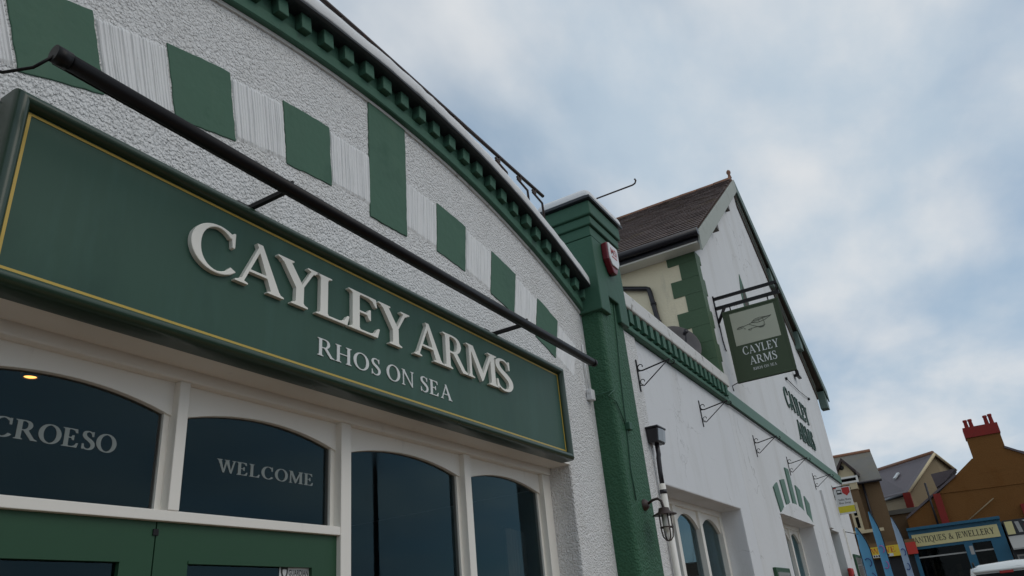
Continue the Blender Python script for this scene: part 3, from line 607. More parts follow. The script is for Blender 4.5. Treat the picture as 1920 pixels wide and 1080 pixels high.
# ================================================================== linear sign light above the fascia
RY, RZ = -0.345, 3.585
bar = thing('sign_light', 'long black linear light bar on arms above the fascia sign', 'light bar', (3.2, 0, RZ))
x0, x1 = on_y(112, 100, RY).x, on_y(1113, 678, RY).x
MB().tube([(x0, RY, RZ), (x1, RY, RZ)], 0.030, 16).build('bar', 'black_metal', bar)
MB().box(x0 - 0.004, x1 + .002, RY + 0.018, RY + 0.036, RZ - 0.020, RZ + 0.020).build('reflector_back', 'black_metal', bar, bevel=0.004)
MB().tube([(x0 - 0.02, RY, RZ), (x0 + 0.035, RY, RZ)], 0.034, 16).build('end_cap', 'black_metal', bar)
MB().tube([(x1 - 0.03, RY, RZ), (x1 + 0.012, RY, RZ)], 0.032, 16).build('end_cap', 'black_metal', bar)
for bx in (on_y(548, 344, RY).x, on_y(990, 622, RY).x):
    arm = MB().box(bx - 0.011, bx + 0.011, RY + 0.02, -0.004, RZ - 0.004, RZ + 0.022).build('arm', 'black_metal', bar, bevel=0.002)
    MB().box(bx - 0.03, bx + 0.03, -0.012, -0.001, RZ - 0.03, RZ + 0.06).build('wall_plate', 'black_metal', arm)
    MB().tube([(bx, RY, RZ + 0.02), (bx, RY, RZ + 0.045)], 0.008, 8).build('clamp_screw', 'black_metal', arm)
pts = [(x0 - 0.015, RY, RZ - 0.01), (x0 - 0.05, RY + 0.05, RZ - 0.06), (x0 - 0.10, RY + 0.14, RZ - 0.07), (x0 - 0.16, RY + 0.24, RZ - 0.03), (x0 - 0.28, -0.012, RZ + 0.02), (x0 - 0.55, -0.012, RZ + 0.05)]
MB().tube(pts, 0.006, 6).build('cable', 'black_metal', bar)

# ================================================================== rail over the parapet, hook rod, alarm, cables
rail = thing('guard_rail', 'thin brown metal rail on cranked brackets above the arched coping', 'rail', (5.6, 0.0, 5.2))
p1 = on_y(1018, 368, 0.0)
MB().tube([(-0.1, 0.02, p1.z + 0.02), (3.0, 0.0, p1.z + 0.02), (p1.x, 0, p1.z)], 0.017, 8).build('bar', 'brown_metal', rail)
for px, py in ((935, 290), (975, 330), (1003, 356), (850, 210), (745, 115), (640, 20)):
    b = on_y(px, py, 0.0); zc_ = AZ + math.sqrt(8.03 ** 2 - (b.x - AX) ** 2)
    MB().tube([(b.x, 0, p1.z), (b.x, 0, p1.z - 0.05), (b.x - 0.10, -0.02, p1.z - 0.07), (b.x - 0.10, -0.02, p1.z - 0.09), (b.x + 0.06, -0.03, p1.z - 0.14), (b.x + 0.07, -0.03, zc_ - 0.01)], 0.011, 6).build('bracket', 'brown_metal', rail)
h0, h1 = on_x(1117, 373, 6.8), on_x(1186, 347, 6.8)
hk = thing('hook_rod', 'thin metal rod with hooked tip projecting past the pilaster cap', 'rod', (6.8, h0.y, 5.66))
MB().tube([(6.8, h0.y + 0.1, 5.66), (6.8, h0.y + 0.02, h0.z)] + [h0.lerp(h1, t / 3) for t in range(4)] + [h1 + Vector((0, -.03, .01)), h1 + Vector((0, -.045, .04)), h1 + Vector((0, -.035, .065))], 0.010, 6).build('rod', 'brown_metal', hk)
al = thing('alarm_box', 'white burglar alarm box with dark red edge and red letters on the green pilaster', 'alarm box', (6.45, -0.245, 4.85))
AY = -0.246
c_ = [(0.00, 0.93), (0.10, 1.0), (0.90, 1.0), (1.0, 0.93), (1.0, 0.40), (0.66, 0.0), (0.34, 0.0), (0.0, 0.40)]
ax0, ax1, az0, az1 = 6.33, 6.60, 4.80, 5.13
MB().slab_y([(ax0 + u * (ax1 - ax0), az0 + v * (az1 - az0)) for u, v in c_], AY - 0.065, AY).build('back_box', 'red_plastic', al, bevel=0.012)
c2_ = [(0.06, 0.93), (0.12, 0.97), (0.88, 0.97), (0.94, 0.93), (0.94, 0.42), (0.76, 0.22), (0.24, 0.22), (0.06, 0.42)]
MB().slab_y([(ax0 + u * (ax1 - ax0), az0 + v * (az1 - az0)) for u, v in c2_], AY - 0.078, AY - 0.064).build('cover', 'white_plastic', al, bevel=0.006)
sans('MSI', lambda u, v, e: Vector((u, AY - 0.0795, v)), ax0 + 0.06, ax1 - 0.06, az0 + 0.20, 0.075, 'lettering', 'red_paint', al, bold=0.01)
MB().box(ax0 + 0.07, ax1 - 0.07, AY - 0.0795, AY - 0.0782, az0 + 0.165, az0 + 0.18).build('print_line', 'red_paint', al)
jb = on_y(1102, 742, 0.0)
jbx = thing('junction_box', 'small white junction box with cable beside the green pilaster', 'junction box', (jb.x, 0, jb.z - 0.05))
MB().box(jb.x - 0.035, jb.x + 0.045, -0.055, -0.003, jb.z - 0.05, jb.z + 0.05).build('body', 'white_plastic', jbx, bevel=0.006)
MB().tube([(jb.x - 0.03, -0.03, jb.z + 0.02), (jb.x - 0.05, -0.03, jb.z + 0.02)], 0.012, 8).build('gland', 'white_plastic', jbx)
MB().tube([(jb.x, -0.02, jb.z + 0.05), (jb.x - 0.01, -0.02, jb.z + 0.25), (jb.x + .005, -0.012, jb.z + 0.5)], 0.007, 6).build('riser_pipe', 'white_plastic', jbx)
pcab = [(1150, 566), (1158, 640), (1163, 700), (1170, 760), (1175, 800), (1183, 880), (1193, 938)]
PYF = -0.208
cb = thing('pilaster_cable', 'green painted cable clipped down the pilaster to the lantern', 'cable', (6.5, -0.2, 2.5))
MB().tube([on_y(px, py, PYF) for px, py in pcab], 0.006, 6).build('cable', 'green_smooth', cb)
MB().tube([(jb.x + 0.04, -0.03, jb.z), (jb.x + 0.07, -0.12, jb.z + 0.01), (6.17, -0.215, jb.z + 0.03)] + [on_y(px, py, -0.212) for px, py in ((1140, 742), (1155, 752), (1165, 775), (1172, 795))], 0.006, 6).build('cable', 'green_smooth', cb)
e = on_y(1177, 800, -0.21); MB().box(e.x - 0.04, e.x + 0.04, -0.245, -0.198, e.z - 0.035, e.z + 0.035).build('joint_box', 'green_smooth', cb, bevel=0.006)

# wall lantern on the pilaster
LX = 6.50
lm = on_x(1197, 945, LX)
lan = thing('wall_lantern', 'brown swan neck lantern with caged glass on the green pilaster', 'wall lamp', (LX, -0.2, 2.4))
MB().lathe((LX, -0.20, 2.545), [(0.0005, -0.045), (0.03, -0.043), (0.048, -0.02), (0.052, 0.001)], 16, 'y').build('wall_rose', 'brown_metal', lan)
ly = -0.375
MB().tube([(LX, -0.23, 2.545), (LX, -0.29, 2.575), (LX, -0.335, 2.58), (LX, -0.365, 2.555), (LX, ly, 2.50), (LX, ly, 2.465)], 0.012, 8).build('arm', 'brown_metal', lan)
MB().lathe((LX, ly, 0), [(0.012, 2.50), (0.045, 2.492), (0.052, 2.462), (0.105, 2.438), (0.106, 2.432), (0.05, 2.440), (0.0005, 2.440)], 22).build('shade', 'brown_metal', lan)
MB().lathe((LX, ly, 0), [(0.046, 2.438), (0.046, 2.30), (0.040, 2.262), (0.024, 2.238), (0.0005, 2.23)], 18).build('glass', 'clear_glass', lan)
MB().lathe((LX, ly, 0), [(0.018, 2.44), (0.018, 2.40), (0.026, 2.37), (0.026, 2.31), (0.0005, 2.28)], 12).build('bulb', 'letter', lan)
for k in range(4):
    an = RAD(45 + 90 * k); cx, sx_ = math.cos(an), math.sin(an)
    MB().tube([(LX + cx * .054, ly + sx_ * .054, 2.438), (LX + cx * .054, ly + sx_ * .054, 2.30), (LX + cx * .046, ly + sx_ * .046, 2.25), (LX + cx * .02, ly + sx_ * .02, 2.222), (LX, ly, 2.218)], 0.006, 6).build('cage_bar', 'brown_metal', lan)
MB().lathe((LX, ly, 2.33), [(0.050, -.005), (0.058, -.005), (0.058, .005), (0.050, .005)], 18).build('cage_ring', 'brown_metal', lan)

# ================================================================== single storey wing
GX0, GX1 = 11.36, 22.5
wing = thing('pub_wing', 'white rendered single storey wing with green dentil cornice between pilaster and gable', 'building', (9, 0, 0))
w1a, w1b, w1t = 7.80, 10.82, 2.90
MB().slab_y([(6.765, 0), (w1a, 0), (w1a, w1t), (w1b, w1t), (w1b, 0), (GX0, 0), (GX0, 4.50), (6.765, 4.50)], 0.0, 0.34).build('wall', 'render_white', wing, bevel=0.012)
MB().box(6.765, 7.53, -0.028, -0.0005, 0, 4.498).build('roughcast_strip', 'roughcast', wing, bevel=0.02)
def arched_window(parent, x0, x1, zt, fy, n, rise=0.16, spr_d=0.26, zb=0.6, mw=0.10):
    lw = (x1 - x0 - mw * (n + 1)) / n
    MB().box(x0, x1, fy - 0.004, fy + 0.06, zt - 0.07, zt).build('window_head', 'frame_white', parent, bevel=0.004)
    MB().box(x0 - 0.02, x1 + 0.02, -0.05, fy + 0.06, zb - 0.08, zb).build('sill', 'frame_white', parent)
    for k in range(n + 1):
        xx = x0 + k * (lw + mw); MB().box(xx, xx + mw, fy, fy + 0.10, zb, zt - 0.07).build('mullion', 'frame_white', parent, bevel=0.006)
    for k in range(n):
        a_, b_ = x0 + mw + k * (lw + mw), x0 + (k + 1) * (lw + mw); hw = (b_ - a_) / 2; r = (hw * hw + rise * rise) / (2 * rise); am = math.asin(hw / r); za = zt - 0.13; cx = (a_ + b_) / 2
        MB().slab_y([(a_ - .003, zt - .066), (a_ - .003, za - rise)] + arc(cx, za - r, r, -am, am, 14) + [(b_ + .003, za - rise), (b_ + .003, zt - .066)], fy + 0.03, fy + 0.085).build('arched_panel', 'frame_white', parent)
        MB().box(a_, b_, fy + 0.07, fy + 0.076, zb, za + .01).build('pane', 'pane_glass', parent)
        MB().box(a_, b_, fy + 0.36, fy + 0.38, zb, zt - .1).build('blind', 'curtain', parent)
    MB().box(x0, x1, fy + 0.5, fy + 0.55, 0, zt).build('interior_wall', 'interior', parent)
arched_window(wing, w1a, w1b, w1t, 0.29, 3)
# cornice: ledge, dentils, white parapet
MB().box(6.83, GX0 + 0.02, -0.075, 0.0, 4.50, 4.555).build('ledge', 'green_cornice', wing, bevel=0.01)
MB().box(6.83, GX0, -0.03, 0.34, 4.556, 4.76).build('frieze', 'green_cornice', wing)
dm2 = MB().box(-0.055, 0.055, -0.085, -0.0305, 4.60, 4.755).mesh('dentil', 'green_cornice')
x = 6.95
while x < GX0 - 0.05:
    o = link('dentil', dm2, wing, local=True); o.location = (x - 9, 0, 0); x += 0.212
MB().box(6.81, GX0 + 0.01, -0.10, 0.36, 4.763, 4.95).build('parapet', 'parapet_white', wing, bevel=0.02)
MB().box(6.83, GX0 - 0.01, 0.36, 8.0, 4.25, 4.40).build('flat_roof', 'lead', wing)

# rainwater hopper with downpipe
hp = on_y(1230, 815, -0.12)
hx = 7.47
hop = thing('rainwater_hopper', 'black rainwater hopper and bent downpipe running into a white pipe', 'downpipe', (hx, -0.08, 0))
MB().prism([(hx - 0.11, -0.16, 3.42), (hx + 0.13, -0.16, 3.42), (hx + 0.13, -0.03, 3.42), (hx - 0.11, -0.03, 3.42)], [(hx - 0.10, -0.14, 3.27), (hx + 0.12, -0.14, 3.27), (hx + 0.12, -0.035, 3.27), (hx - 0.10, -0.035, 3.27)]).build('hopper', 'gutter', hop, bevel=0.008)
MB().prism([(hx - 0.09, -0.163, 3.41), (hx + 0.02, -0.175, 3.41), (hx + 0.12, -0.163, 3.41), (hx + 0.12, -0.15, 3.41), (hx - 0.09, -0.15, 3.41)], [(hx - 0.09, -0.150, 3.285), (hx + 0.02, -0.160, 3.285), (hx + 0.11, -0.150, 3.285), (hx + 0.11, -0.138, 3.285), (hx - 0.09, -0.138, 3.285)]).build('front_panel', 'hopper_grey', hop)
MB().box(hx - 0.12, hx + 0.14, -0.17, -0.029, 3.42, 3.44).build('rim', 'gutter', hop, bevel=0.006)
MB().tube([(hx, -0.09, 3.27), (hx, -0.09, 3.16), (hx - 0.01, -0.085, 3.12), (hx - 0.01, -0.078, 2.98), (hx - 0.01, -0.075, 2.84)], 0.025, 10).build('pipe', 'gutter', hop)
MB().tube([(hx - 0.01, -0.075, 2.86), (hx - 0.01, -0.075, 0.0)], 0.032, 12).build('lower_pipe', 'frame_white', hop)
MB().tube([(hx - 0.01, -0.075, 2.80), (hx - 0.01, -0.075, 2.76)], 0.036, 12).build('collar', 'gutter', hop)

# hanging basket brackets
def scroll(cx, cz, r, a0, turns, n=16):
    return [(0, cx + r * (1 - 0.55 * k / n) * math.cos(a0 + turns * 2 * math.pi * k / n), cz + r * (1 - 0.55 * k / n) * math.sin(a0 + turns * 2 * math.pi * k / n)) for k in range(n + 1)]
def basket_bracket():
    t = thing('basket_bracket', 'black wrought iron bracket with scrolls', 'bracket')
    MB().box(-0.013, 0.013, -0.009, 0, -0.36, 0.0).build('back_plate', 'black_metal', t, local=True)
    MB().tube([(0, -0.005, -0.13), (0, -0.06, -0.135), (0, -0.37, -0.085)], 0.008, 6).build('arm', 'black_metal', t, local=True)
    MB().tube([(0, -0.005, -0.29), (0, -0.05, -0.305), (0, -0.35, -0.095)], 0.006, 6).build('strut', 'black_metal', t, local=True)
    MB().tube(scroll(-0.045, -0.09, 0.042, RAD(-90), 0.8), 0.006, 5).build('scroll', 'black_metal', t, local=True)
    MB().tube(scroll(-0.045, -0.255, 0.036, RAD(-90), 0.8), 0.005, 5).build('scroll', 'black_metal', t, local=True)
    MB().tube(scroll(-0.40, -0.115, 0.042, RAD(60), -0.85), 0.007, 5).build('scroll', 'black_metal', t, local=True)
    return t
bp_ = basket_bracket(); BRS = [(7.42, 'beside the black rainwater hopper'), (9.75, 'above the three light window of the wing'), (12.67, 'between the wing window and the striped arch'), (15.28, 'just above the striped arch over the gable window'), (17.97, 'between the striped arch and the bus stop sign'), (20.6, 'directly over the bus stop sign')]
for i, (x, where) in enumerate(BRS):
    o = bp_ if i == 0 else copy_tree(bp_)
    o.location = (x, -0.001 if i else -0.03, 4.20 + (0.02 if i else 0) + 0.012 * i)
    o['label'] = 'black wrought iron basket bracket ' + where; o['group'] = 'hanging basket brackets along the pub wall'

# ================================================================== gable building
gab = thing('pub_gable_building', 'tall white gabled part of the pub with slate roof and green quoins', 'building', (16.9, 0, 0))
APX, APZ, EZ = 16.93, 11.25, 7.25
w2a, w2b, w2t = 13.45, 16.42, 3.03
d0, d1, dt = 18.45, 19.75, 3.10
MB().slab_y([(GX0, 0), (w2a, 0), (w2a, w2t), (w2b, w2t), (w2b, 0), (d0, 0), (d0, dt), (d1, dt), (d1, 0), (GX1, 0), (GX1, EZ), (APX, APZ), (GX0, EZ)], 0.001, 0.36).build('wall', 'render_white_far', gab, bevel=0.01)
MB().box(GX0 + 0.002, GX0 + 0.36, 0.361, 9.0, 0, EZ).build('side_wall', 'render_cream', gab)
MB().box(GX0 - 0.0015, GX0 + 0.1, 0.02, 0.362, 4.97, EZ).build('side_wall', 'render_cream', gab)
MB().box(GX1 - 0.36, GX1, 0.361, 9.0, 0, EZ).build('side_wall', 'render_white_far', gab)
MB().slab_y([(GX0, 0), (GX1, 0), (GX1, EZ), (APX, APZ), (GX0, EZ)], 8.7, 9.0).build('rear_wall', 'render_white_far', gab)
arched_window(gab, w2a, w2b, w2t, 0.29, 3)
MB().box(d0, d1, 0.30, 0.34, 0, dt).build('door', 'green_door', gab)
MB().box(d0 - 0.02, d0 + 0.32, -0.05, 0.0, dt + 0.02, 3.95).build('pipe_boxing', 'render_white_far', gab, bevel=0.01)
# quoins wrap the corner
z = 4.99; k = 0
while z < 7.2:
    h = 0.29; L = (0.29, 0.485)[k % 2]; zz = min(z + h, 7.19)
    lf = 0.30 if k % 2 else 0.20
    MB().hexa([(GX0 - 0.014, -0.014, z), (GX0 + lf, -0.014, z), (GX0 + lf, 0.02, z), (GX0 - 0.014, L, z), (GX0 - 0.014, -0.014, zz - .004), (GX0 + lf, -0.014, zz - .004), (GX0 + lf, 0.02, zz - .004), (GX0 - 0.014, L, zz - .004)]).build('quoin', 'green_quoin', gab)
    z += h; k += 1
MB().box(GX0 + 0.01, GX1 + 0.02, -0.045, 0.0, 4.53, 4.745).build('string_course', 'green_sheen', gab, bevel=0.012)
MB().tube([(GX0 + 0.01, -0.03, 4.505), (GX1, -0.03, 4.505)], 0.008, 5).build('cable', 'black_metal', gab)  # thin black tube laid along the shadow line under the string course
# striped arch over the window
fx, fr = 14.9, 4.15; fz = 3.33 - fr
for u0, u1 in ((-1.52, -1.16), (-0.84, -0.48), (0.48, 0.84), (1.16, 1.52)):
    a0, a1 = math.asin(u0 / (fr + .25)), math.asin(u1 / (fr + .25))
    MB().slab_y(arc(fx, fz, fr, a0, a1, 3) + arc(fx, fz, fr + 0.42, a1, a0, 3), -0.022, 0.0).build('arch_stripe', 'green_sheen', gab)
MB().box(fx - 0.15, fx + 0.15, -0.024, 0.0, fz + fr - 0.04, 3.98).build('keystone', 'green_sheen', gab)
MB().slab_y([(w2a - 0.03, w2t + 0.01), (w2b + 0.03, w2t + 0.01)] + arc(fx, fz, fr - 0.01, math.asin(1.5 / fr), math.asin(-1.5 / fr), 14), -0.03, -0.0005).build('tympanum', 'render_white_far', gab, bevel=0.006)
# lancet slit in the gable
lz = 8.12; lx0, lx1 = 14.72, 15.30
MB().slab_y([(lx0, 6.6), (lx1, 6.6), (lx1, 7.55), ((lx0 + lx1) / 2 + .12, 7.92), ((lx0 + lx1) / 2, lz), ((lx0 + lx1) / 2 - .12, 7.92), (lx0, 7.55)], -0.012, 0.0).build('lancet_surround', 'green_panel', gab)
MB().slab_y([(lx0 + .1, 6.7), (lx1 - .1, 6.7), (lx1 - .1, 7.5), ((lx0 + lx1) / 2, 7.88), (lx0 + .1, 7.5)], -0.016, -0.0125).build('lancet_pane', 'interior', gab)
# roof: ridge and slates on the slope towards the camera
EY = -0.20
ov = 0.30
sl = (APZ + 0.25 - (EZ + 0.12)) / (APX - (GX0 - ov))
def roofz(x): return EZ + 0.12 + (x - (GX0 - ov)) * sl
RX0 = GX0 - ov
def vy(x): return EY + (x - RX0) / (APX - RX0) * 0.13          # verge leans back a little towards the apex
MB().hexa([(RX0, vy(RX0), roofz(RX0) - .06), (APX, vy(APX), roofz(APX) - .06), (APX, 9.2, roofz(APX) - .06), (RX0, 9.2, roofz(RX0) - .06), (RX0, vy(RX0), roofz(RX0) - .004), (APX, vy(APX), roofz(APX) - .004), (APX, 9.2, roofz(APX) - .004), (RX0, 9.2, roofz(RX0) - .004)]).build('roof', 'slate', gab)
mx_ = 2 * APX - RX0 + 0.25
rzr = lambda x: roofz(APX) - (x - APX) * (roofz(APX) - (EZ + 0.02)) / (mx_ - APX)
def vyr(x): return -0.07 - (x - APX) / (mx_ - APX) * 0.15
MB().hexa([(APX, vyr(APX), roofz(APX) - .06), (mx_, vyr(mx_), rzr(mx_) - .06), (mx_, 9.2, rzr(mx_) - .06), (APX, 9.2, roofz(APX) - .06), (APX, vyr(APX), roofz(APX)), (mx_, vyr(mx_), rzr(mx_)), (mx_, 9.2, rzr(mx_)), (APX, 9.2, roofz(APX))]).build('roof', 'slate', gab)
slm = MB(); th = math.atan(sl); Lr = (APX - RX0) / math.cos(th); nr = 30; ex = Lr / nr
dirv = Vector((math.cos(th), 0, math.sin(th))); nv = Vector((-math.sin(th), 0, math.cos(th)))
for r in range(nr):
    y = -0.20 + (0.15 if r % 2 else 0) - 0.3
    base = Vector((RX0 - 0.05, 0, roofz(RX0))) + dirv * (r * ex)
    ymin = vy(base.x + 0.05) + 0.01
    while y < 5.6:
        y0, y1 = max(y + 0.004, ymin), y + 0.296
        if y1 - y0 > 0.04:
            l0, l1 = rnd.uniform(0.022, 0.027), rnd.uniform(0.002, 0.004); jt = rnd.uniform(-.004, .004) if rnd.random() < .93 else rnd.uniform(-.03, .02)
            A = base + dirv * jt + nv * l0; B_ = base + dirv * (ex * 1.25) + nv * l1
            slm.hexa([(A.x, y0, A.z), (B_.x, y0, B_.z), (B_.x, y1, B_.z), (A.x, y1, A.z)] + [(p.x, yy, p.z) for p, yy in ((A + nv * .010, y0), (B_ + nv * .010, y0), (B_ + nv * .010, y1), (A + nv * .010, y1))])
        y += 0.30
tag(slm.build('slates', 'slate', gab, fix=False), kind='stuff')
for k in range(13):
    y = vy(APX) + 0.02 + k * 0.45; zt = roofz(APX)
    MB().tube([(APX, y, zt - .015 + rnd.uniform(-.006, .006)), (APX, y + 0.44, zt - .015 + rnd.uniform(-.006, .006))], 0.10, 10).build('ridge_tile', 'ridge_tile', gab)
MB().lathe((APX, vy(APX) + 0.05, roofz(APX) + 0.07), [(0.05, 0), (0.03, 0.10), (0.055, 0.15), (0.05, 0.20), (0.015, 0.24), (0.0005, 0.25)], 12).build('finial', 'ridge_tile', gab)
# bargeboards
def barge(xa, xb, za, zb, ya, yb_, dep, name, material, t=0.035):
    return MB().hexa([(xa, ya, za - dep), (xb, yb_, zb - dep), (xb, yb_ + t, zb - dep), (xa, ya + t, za - dep), (xa, ya, za), (xb, yb_, zb), (xb, yb_ + t, zb), (xa, ya + t, za)]).build(name, material, gab, bevel=0.004)
barge(RX0 - .02, APX, roofz(RX0) - .01, roofz(APX) - .012, vy(RX0) - .03, vy(APX) - .03, 0.36, 'bargeboard', 'barge_pale')
barge(APX, mx_ + .02, roofz(APX) - .012, rzr(mx_) - .012, vyr(APX) - .03, vyr(mx_) - .03, 0.34, 'bargeboard', 'barge_green')
# soffits and moulded strips under the right verge
def soff(xa, xb, fa, fb, ya, yb_, drop, name, material):
    za, zb = fa(xa) - drop, fa(xb) - drop
    return MB().hexa([(xa, ya(xa) + .006, za - .03), (xb, ya(xb) + .006, zb - .03), (xb, -0.003, zb - .03), (xa, -0.003, za - .03), (xa, ya(xa) + .006, za), (xb, ya(xb) + .006, zb), (xb, -0.003, zb), (xa, -0.003, za)]).build(name, material, gab)
soff(APX + .05, mx_ - .02, rzr, None, vyr, None, 0.20, 'verge_soffit', 'soffit_dark')
soff(RX0 + .3, APX - .05, roofz, None, vy, None, 0.20, 'verge_soffit', 'soffit_dark')
for da, db, yy, mt in ((0.20, 0.74, -0.035, 'soffit_dark'), (0.34, 0.40, -0.050, 'barge_pale'), (0.58, 0.62, -0.050, 'barge_green')):
    xa, xb = APX + .02, GX1 - .01
    MB().hexa([(xa, yy, rzr(xa) - db), (xb, yy, rzr(xb) - db), (xb, -0.001, rzr(xb) - db), (xa, -0.001, rzr(xa) - db), (xa, yy, rzr(xa) - da), (xb, yy, rzr(xb) - da), (xb, -0.001, rzr(xb) - da), (xa, -0.001, rzr(xa) - da)]).build('verge_frieze', mt, gab)
for f in (0.36, 0.66, 0.97):
    x = APX + (mx_ - APX) * f; zc_ = rzr(x) - 0.42
    MB().box(x - 0.20, x + 0.16, vyr(x) + .012, -0.004, zc_ - 0.30, zc_ + 0.20).build('purlin_end', 'barge_green', gab, bevel=0.006)
for f in (0.35, 0.70):
    x = RX0 + (APX - RX0) * f; zc_ = roofz(x) - 0.44
    MB().box(x - 0.10, x + 0.14, vy(x) + .012, -0.004, zc_ - 0.02, zc_ + 0.16).build('purlin_end', 'soffit_dark', gab, bevel=0.006)
# eaves: fascia, gutter
ez = roofz(RX0)
MB().box(RX0 - 0.03, RX0 - 0.005, vy(RX0), 6.5, ez - 0.17, ez - 0.02).build('eaves_board', 'gutter', gab)
MB().box(RX0 - 0.004, GX0 - 0.003, vy(RX0) + .03, 6.5, ez - 0.20, ez - 0.17).build('eaves_soffit', 'frame_white', gab)
MB().tube([(RX0 - 0.09, vy(RX0) - 0.03, ez - 0.05), (RX0 - 0.09, 6.5, ez - 0.05)], 0.068, 12).build('gutter', 'gutter', gab)

# downpipe on the cream side wall
pa, pb, pc = on_x(1150, 541, GX0 - 0.06), on_x(1217, 541, GX0 - 0.06), on_x(1241, 625, GX0 - 0.06)
dp = thing('roof_downpipe', 'black downpipe with a right angle bend on the cream side wall', 'downpipe', (GX0 - 0.06, pc.y, 4.6))
MB().tube([pa + (pa - pb) * 0.5, pb + Vector((0, .05, .01)), pb + Vector((0, .012, -.012)), pb + Vector((0, 0, -.06)), pc, pc + (pc - pb) * 1.0], 0.042, 10).build('pipe', 'gutter', dp)
for t in (0.35, 0.75):
    c = pb.lerp(pc, t); MB().tube([c + Vector((0, 0, .02)), c - Vector((0, 0, .02))], 0.052, 10).build('collar', 'gutter', dp)

# satellite dish behind the parapet
dc = on_y(1272, 648, 0.45)
ds = thing('satellite_dish', 'dull grey round satellite dish behind the white parapet beside the quoins', 'satellite dish', (dc.x, dc.y, 4.4))
q = (Vector((-0.72, -0.62, 0.25))).normalized().to_track_quat('Z', 'Y').to_matrix().to_4x4(); q.translation = dc
mb = MB().lathe((0, 0, 0), [(0.0005, -0.07), (0.15, -0.06), (0.28, -0.02), (0.36, 0.03), (0.365, 0.03), (0.28, -0.032), (0.15, -0.072), (0.0005, -0.082)], 32)
mb.v = [tuple(q @ Vector(p)) for p in mb.v]; mb.build('reflector', 'dish', ds)
mb = MB().tube([(0, -0.30, 0.0), (0, -0.22, 0.18), (0, -0.02, 0.36)], 0.012, 6); mb.v = [tuple(q @ Vector(p)) for p in mb.v]; mb.build('feed_arm', 'gutter', ds)
mb = MB().lathe((0, 0, 0.34), [(0.0005, -.04), (0.03, -.04), (0.035, .05), (0.0005, .05)], 10); mb.v = [tuple(q @ Vector(p)) for p in mb.v]; mb.build('receiver', 'gutter', ds)
MB().tube([(dc.x + .07, dc.y + .06, dc.z - .1), (dc.x + .1, dc.y + .08, 4.4)], 0.024, 8).build('mast', 'gutter', ds)

# letters on the gable wall
gl = thing('gable_lettering', 'dark green raised capitals fixed to the white gable wall', 'lettering', (18.8, 0, 5))
gf = lambda u, v, d: Vector((u, -0.003 - d, v))
GY_ = -0.06
def gw(txt, a, b, base, h):
    lettering(txt, gf, a, b, base, h, 0.025, 'letter', 'green_dark', gl, each=True)
gw('CAYLEY', 16.9, 19.55, 5.62, 0.46)
gw('ARMS', 17.55, 19.45, 4.98, 0.46)
fl = on_y(1497, 703, -0.1)
fd = thing('floodlight', 'small black floodlight on the gable wall above the green letters', 'floodlight', (fl.x, 0, fl.z))
MB().box(fl.x - 0.17, fl.x + 0.17, -0.14, -0.06, fl.z - 0.07, fl.z + 0.09).build('head', 'black_metal', fd, bevel=0.01)
MB().box(fl.x - 0.14, fl.x + 0.14, -0.146, -0.1405, fl.z - 0.05, fl.z + 0.07).build('lens', 'paper', fd)
MB().box(fl.x - 0.04, fl.x + 0.04, -0.06, 0.0, fl.z - 0.03, fl.z + 0.03).build('bracket', 'black_metal', fd)
wa, wb = on_y(1475, 710, -0.03), on_y(1517, 748, -0.03)
wr = thing('wall_wire', 'thin dark wire stretched over the green gable letters', 'wire', tuple(wa))
MB().tube([wa, wa.lerp(wb, .5) - Vector((0, 0, .04)), wb], 0.009, 5).build('wire', 'black_metal', wr)
for p in (wa, wb): MB().box(p.x - .03, p.x + .03, -0.05, 0, p.z - .03, p.z + .03).build('clip', 'black_metal', wr)

# ================================================================== hanging pub sign
HX = 12.0
hs = thing('hanging_sign', 'dark green hanging pub sign with a flying machine picture on an iron bracket', 'sign', (HX, 0, 4.95))
y0, y1, z0, z1 = -0.10, -1.04, 4.965, 6.215
MB().box(HX - 0.022, HX + 0.022, y1, y0, z0, z1).build('board', 'green_hanging', hs)
fr_ = 0.035
for nm, bx in (('t', (y1, y0, z1 - fr_, z1)), ('b', (y1, y0, z0, z0 + fr_)), ('l', (y0 - fr_, y0, z0 + fr_, z1 - fr_)), ('r', (y1, y1 + fr_, z0 + fr_, z1 - fr_))):
    MB().box(HX - 0.032, HX + 0.032, bx[0], bx[1], bx[2], bx[3]).build('frame', 'green_hanging', hs, bevel=0.005)
hf = lambda u, v, d: Vector((HX - 0.0235 - d, -u, v))
pu0, pu1, pv0, pv1 = 0.215, 0.945, 5.575, 6.145
MB().box(HX - 0.026, HX - 0.0222, -pu1, -pu0, pv0, pv1).build('picture', 'picture_paper', hs)
# line drawing of the flying machine
lx = HX - 0.0275
def ln(pts, r=0.004): MB().tube([(lx, -(pu0 + u * (pu1 - pu0)), pv0 + v * (pv1 - pv0)) for u, v in pts], r, 4).build('drawn_line', 'ink_green', hs)
ln([(0.10, 0.50), (0.30, 0.54), (0.55, 0.60), (0.90, 0.66)]); ln([(0.44, 0.58), (0.52, 0.66), (0.64, 0.68), (0.78, 0.66), (0.90, 0.66)]); ln([(0.44, 0.58), (0.58, 0.54), (0.74, 0.57), (0.90, 0.66)])
ln([(0.48, 0.62), (0.60, 0.64), (0.80, 0.66)], .003); ln([(0.10, 0.50), (0.16, 0.54), (0.26, 0.535)]); ln([(0.10, 0.50), (0.14, 0.47), (0.26, 0.50)]); ln([(0.38, 0.56), (0.48, 0.47), (0.60, 0.40)]); ln([(0.70, 0.58), (0.72, 0.50), (0.70, 0.44)])
